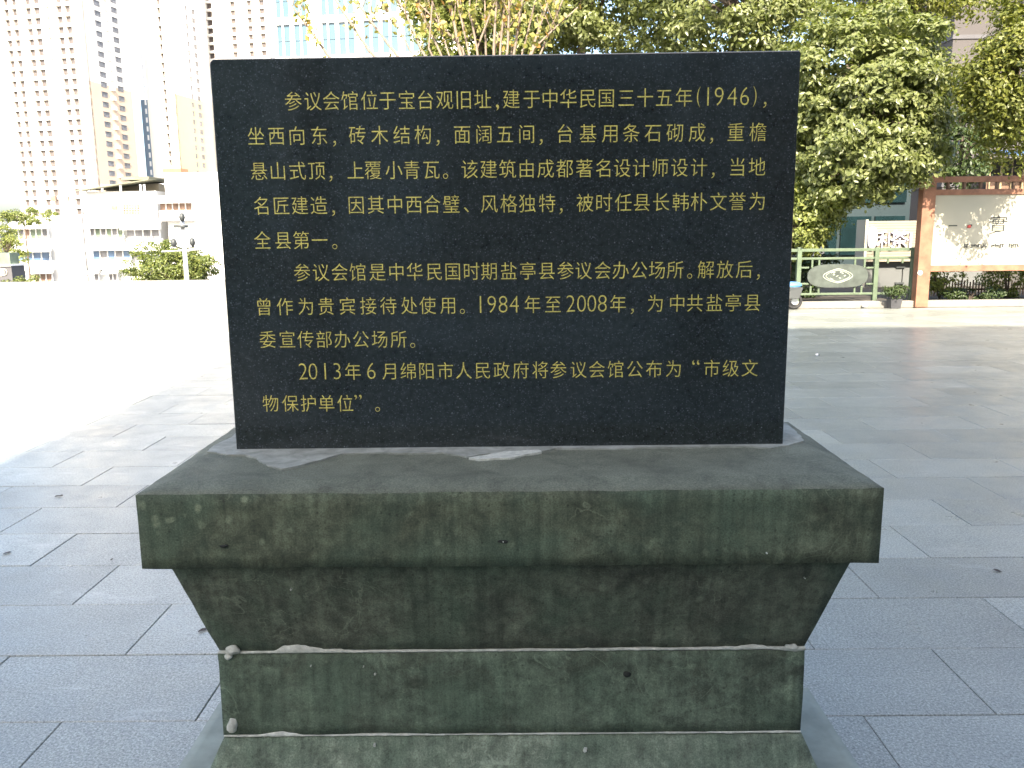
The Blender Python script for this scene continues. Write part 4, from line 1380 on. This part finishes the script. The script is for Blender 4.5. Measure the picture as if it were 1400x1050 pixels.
q = MB(); q.add([(0.1, -.9, zhi - .05), (6, -.9, zhi - .05), (6, 1, zhi + .25), (.1, 1, zhi + .25), (0.1, -.9, zhi - .1), (6, -.9, zhi - .1), (6, 1, zhi + .2), (.1, 1, zhi + .2)],
                [(0, 1, 2, 3), (7, 6, 5, 4), (0, 4, 5, 1), (1, 5, 6, 2), (2, 6, 7, 3), (3, 7, 4, 0)]); q.build('awning', M['blue_awning'], ba)
q = MB(); q.add([(-1.2, .6, zhi + .2), (6, .6, zhi + .2), (6, 3, zhi + 2.2), (1.2, 3, zhi + 2.0), (-1.2, .6, zhi + .1), (6, .6, zhi + .1), (6, 3, zhi + 2.1), (1.2, 3, zhi + 1.9)],
                [(0, 1, 2, 3), (7, 6, 5, 4), (0, 4, 5, 1), (1, 5, 6, 2), (2, 6, 7, 3), (3, 7, 4, 0)]); q.build('roof', M['warm_conc'], ba)

# picket fence and plants under the billboard
pk = aty(1310, 396, 17.2)
pf0 = empty('picket_fence', (pk.x, 17.2, .07))
tag(pf0, 'low dark cane picket fence below the billboard panel', 'fence')
for k in range(36):
    q = MB(); x = -.55 + k * .06; q.box(x, x + .022, 0, .02, 0, .30 + rnd.uniform(-.03, .03)); q.build('picket', M['brown_timber'] if k % 3 else M['bamboo'], pf0)
q = MB(); q.box(-.6, 1.6, .021, .04, .1, .14); q.build('rail', M['brown_timber'], pf0)

def shrub(px, py, Y, rad, mat, label, seed, n_clump=30, per=70, leaf=.06, cr=.14):
    c = aty(px, py, Y)
    root = empty('shrub', (c.x, Y, .06)); tag(root, label, 'shrub')
    Pq, Nq = crown_points(n_clump, per, rad, cr, seed)
    Pq[:, 2] = np.maximum(Pq[:, 2] + rad[2] * .95, .02)
    leaf_object('foliage', Pq, Nq, leaf, M[mat], root, seed)
    q = MB()
    for k in range(5): q.tube([(0, 0, 0), (rnd.uniform(-.6, .6) * rad[0], rnd.uniform(-.5, .5) * rad[1], rad[2] * 1.2)], .012, 5)
    q.build('stem', M['bark'], root)
shrub(1285, 395, 16.3, (.32, .3, .42), 'leaf_green', 'light green upright shrub right of the billboard post', 31, 34, 70)
shrub(1325, 405, 16.0, (.7, .2, .12), 'leaf_dark', 'low dark ground shrub along the kerb under the billboard', 32, 40, 60, .05, .1)
shrub(1378, 395, 16.6, (.55, .35, .5), 'leaf_green', 'dense green shrub under the right end of the billboard', 33, 60, 70)
shrub(1095, 330, 17.2, (.75, .5, .75), 'leaf_dark', 'dark shaded shrub behind the railing next to the tablet', 34, 70, 80, .08, .2)

# ------------------------------------------------------------------ trees at right and centre
def rtree(px, py, Y, base_px, rx, rz, mat, label, **kw):
    by = kw.pop('by', Y); c = aty(px, py, Y); bxx = aty(base_px, 400, by).x
    return tree(kw.pop('name', 'plaza_tree'), (bxx, by, .06), (c.x, Y, c.z), (rx, kw.pop('ry', rx * .8), rz), mat, label, **kw)
rtree(1186, 155, 16.0, 1056, 1.72, 1.62, 'leaf_silver', 'round silver-green tree between the tablet and the billboard', n_clump=520, per=105, clump_r=.28, leaf=.112, seed=21, ry=1.3, trunk_r=.10, nbr=18)
rtree(1106, 285, 16.3, 1056, .72, .8, 'leaf_green', 'darker green low tree beside the right edge of the tablet', n_clump=130, per=95, clump_r=.26, leaf=.09, seed=28, ry=.8, trunk_r=.06, nbr=10)
rtree(1010, -10, 19, 960, 2.2, 1.9, 'leaf_silver', 'silver-green tree rising above the right end of the tablet', n_clump=300, per=100, clump_r=.38, leaf=.12, seed=22, trunk_r=.14, nbr=20)
rtree(1225, -5, 20.5, 1040, 1.8, 1.25, 'leaf_yellow', 'darker yellow-green tree top behind the round silver-green tree', n_clump=150, per=90, clump_r=.36, leaf=.12, seed=23, trunk_r=.14)
rtree(800, -25, 21, 780, 2.3, 2.2, 'leaf_silver', 'mid green tree above the centre right of the tablet', n_clump=320, per=100, clump_r=.38, leaf=.13, seed=24, trunk_r=.14)
rtree(655, -10, 22, 660, 2.2, 2.3, 'leaf_green', 'green tree behind the bare-stemmed tree above the tablet', n_clump=330, per=100, clump_r=.4, leaf=.13, seed=25, trunk_r=.14)
rtree(1396, 100, 14.0, 1500, 1.0, 1.3, 'leaf_yellow', 'dark yellow-green weeping tree cropped by the right edge', n_clump=240, per=90, clump_r=.25, leaf=.085, seed=26, droop=.35, trunk_r=.10, nbr=18, by=16.2)
rtree(1318, 190, 21.5, 1318, .9, 1.3, 'leaf_dark', 'small dark tree in the gap between the two right trees', n_clump=90, per=80, clump_r=.3, leaf=.11, seed=27, trunk_r=.08)

# bare-stemmed fan-shaped tree
YT = 16.3
fk = aty(672, 215, YT)
ft = empty('fan_tree', (fk.x, YT, .06))
tag(ft, 'vase-shaped tree with many thin bare stems and yellowing leaves above the tablet', 'tree')
q = MB(); q.tube([(0, 0, 0), (.05, 0, fk.z * .5), (0, 0, fk.z)], [.12, .1, .09], 10); q.build('trunk', M['bark'], ft, smooth=True)
stems = [(385, -10, 450, 78), (432, -40, 505, 70), (470, -20, 535, 66), (500, -30, 560, 68), (528, -30, 575, 66), (556, -30, 600, 68), (572, -50, 612, 70), (600, -40, 628, 68), (618, -60, 640, 68),
         (640, -40, 652, 68), (655, -60, 664, 68), (676, -60, 675, 66), (690, -60, 684, 66), (706, -50, 694, 66), (722, -60, 704, 66), (742, -40, 716, 66), (762, -50, 728, 66), (786, -40, 742, 66),
         (590, -60, 586, 66), (663, -60, 700, 66), (700, -60, 652, 66), (728, -60, 676, 66), (546, -20, 632, 66), (790, 10, 730, 66)]
LP, LN = [], []
rg = np.random.default_rng(41)
for i, (x1, y1, x2, y2) in enumerate(stems):
    yo = rnd.uniform(-.45, .45)
    p0_ = Vector((0, 0, fk.z - .2)); p1 = aty(x2, y2, YT + yo * .5) - Vector((fk.x, YT, .06)); p2 = aty(x1, y1, YT + yo) - Vector((fk.x, YT, .06))
    mid_ = p0_.lerp(p1, .5) + Vector((rnd.uniform(-.03, .03), 0, -.05)); m2 = p1.lerp(p2, .5) + Vector((rnd.uniform(-.05, .05), 0, rnd.uniform(0, .05)))
    q = MB(); rr = rnd.uniform(.016, .03)
    q.tube([p0_, mid_, p1, m2, p2], [rr * 1.5, rr * 1.3, rr, rr * .8, rr * .5], 6)
    for k in range(4):
        t = rnd.uniform(.1, .95); s_ = p1.lerp(p2, t)
        e_ = s_ + Vector((rnd.uniform(-.3, .3), rnd.uniform(-.2, .2), rnd.uniform(.25, .6)))
        q.tube([s_, s_.lerp(e_, .5) + Vector((rnd.uniform(-.03, .03), 0, 0)), e_], [rr * .4, rr * .3, rr * .2], 5)
        for j in range(9):
            pt = s_.lerp(e_, rnd.random()); LP.append([pt.x + rg.normal() * .06, pt.y + rg.normal() * .06, pt.z + rg.normal() * .06]); LN.append(rg.normal(size=3) + np.array([0, -.6, .4]))
    for j in range(16):
        pt = p1.lerp(p2, rnd.random()); LP.append([pt.x + rg.normal() * .06, pt.y + rg.normal() * .08, pt.z + rg.normal() * .06]); LN.append(rg.normal(size=3) + np.array([0, -.6, .4]))
    q.build('stem', M['twig'], ft, smooth=True)
leaf_object('foliage', np.array(LP), np.array(LN), .12, M['leaf_autumn'], ft, 5, aspect=.62)
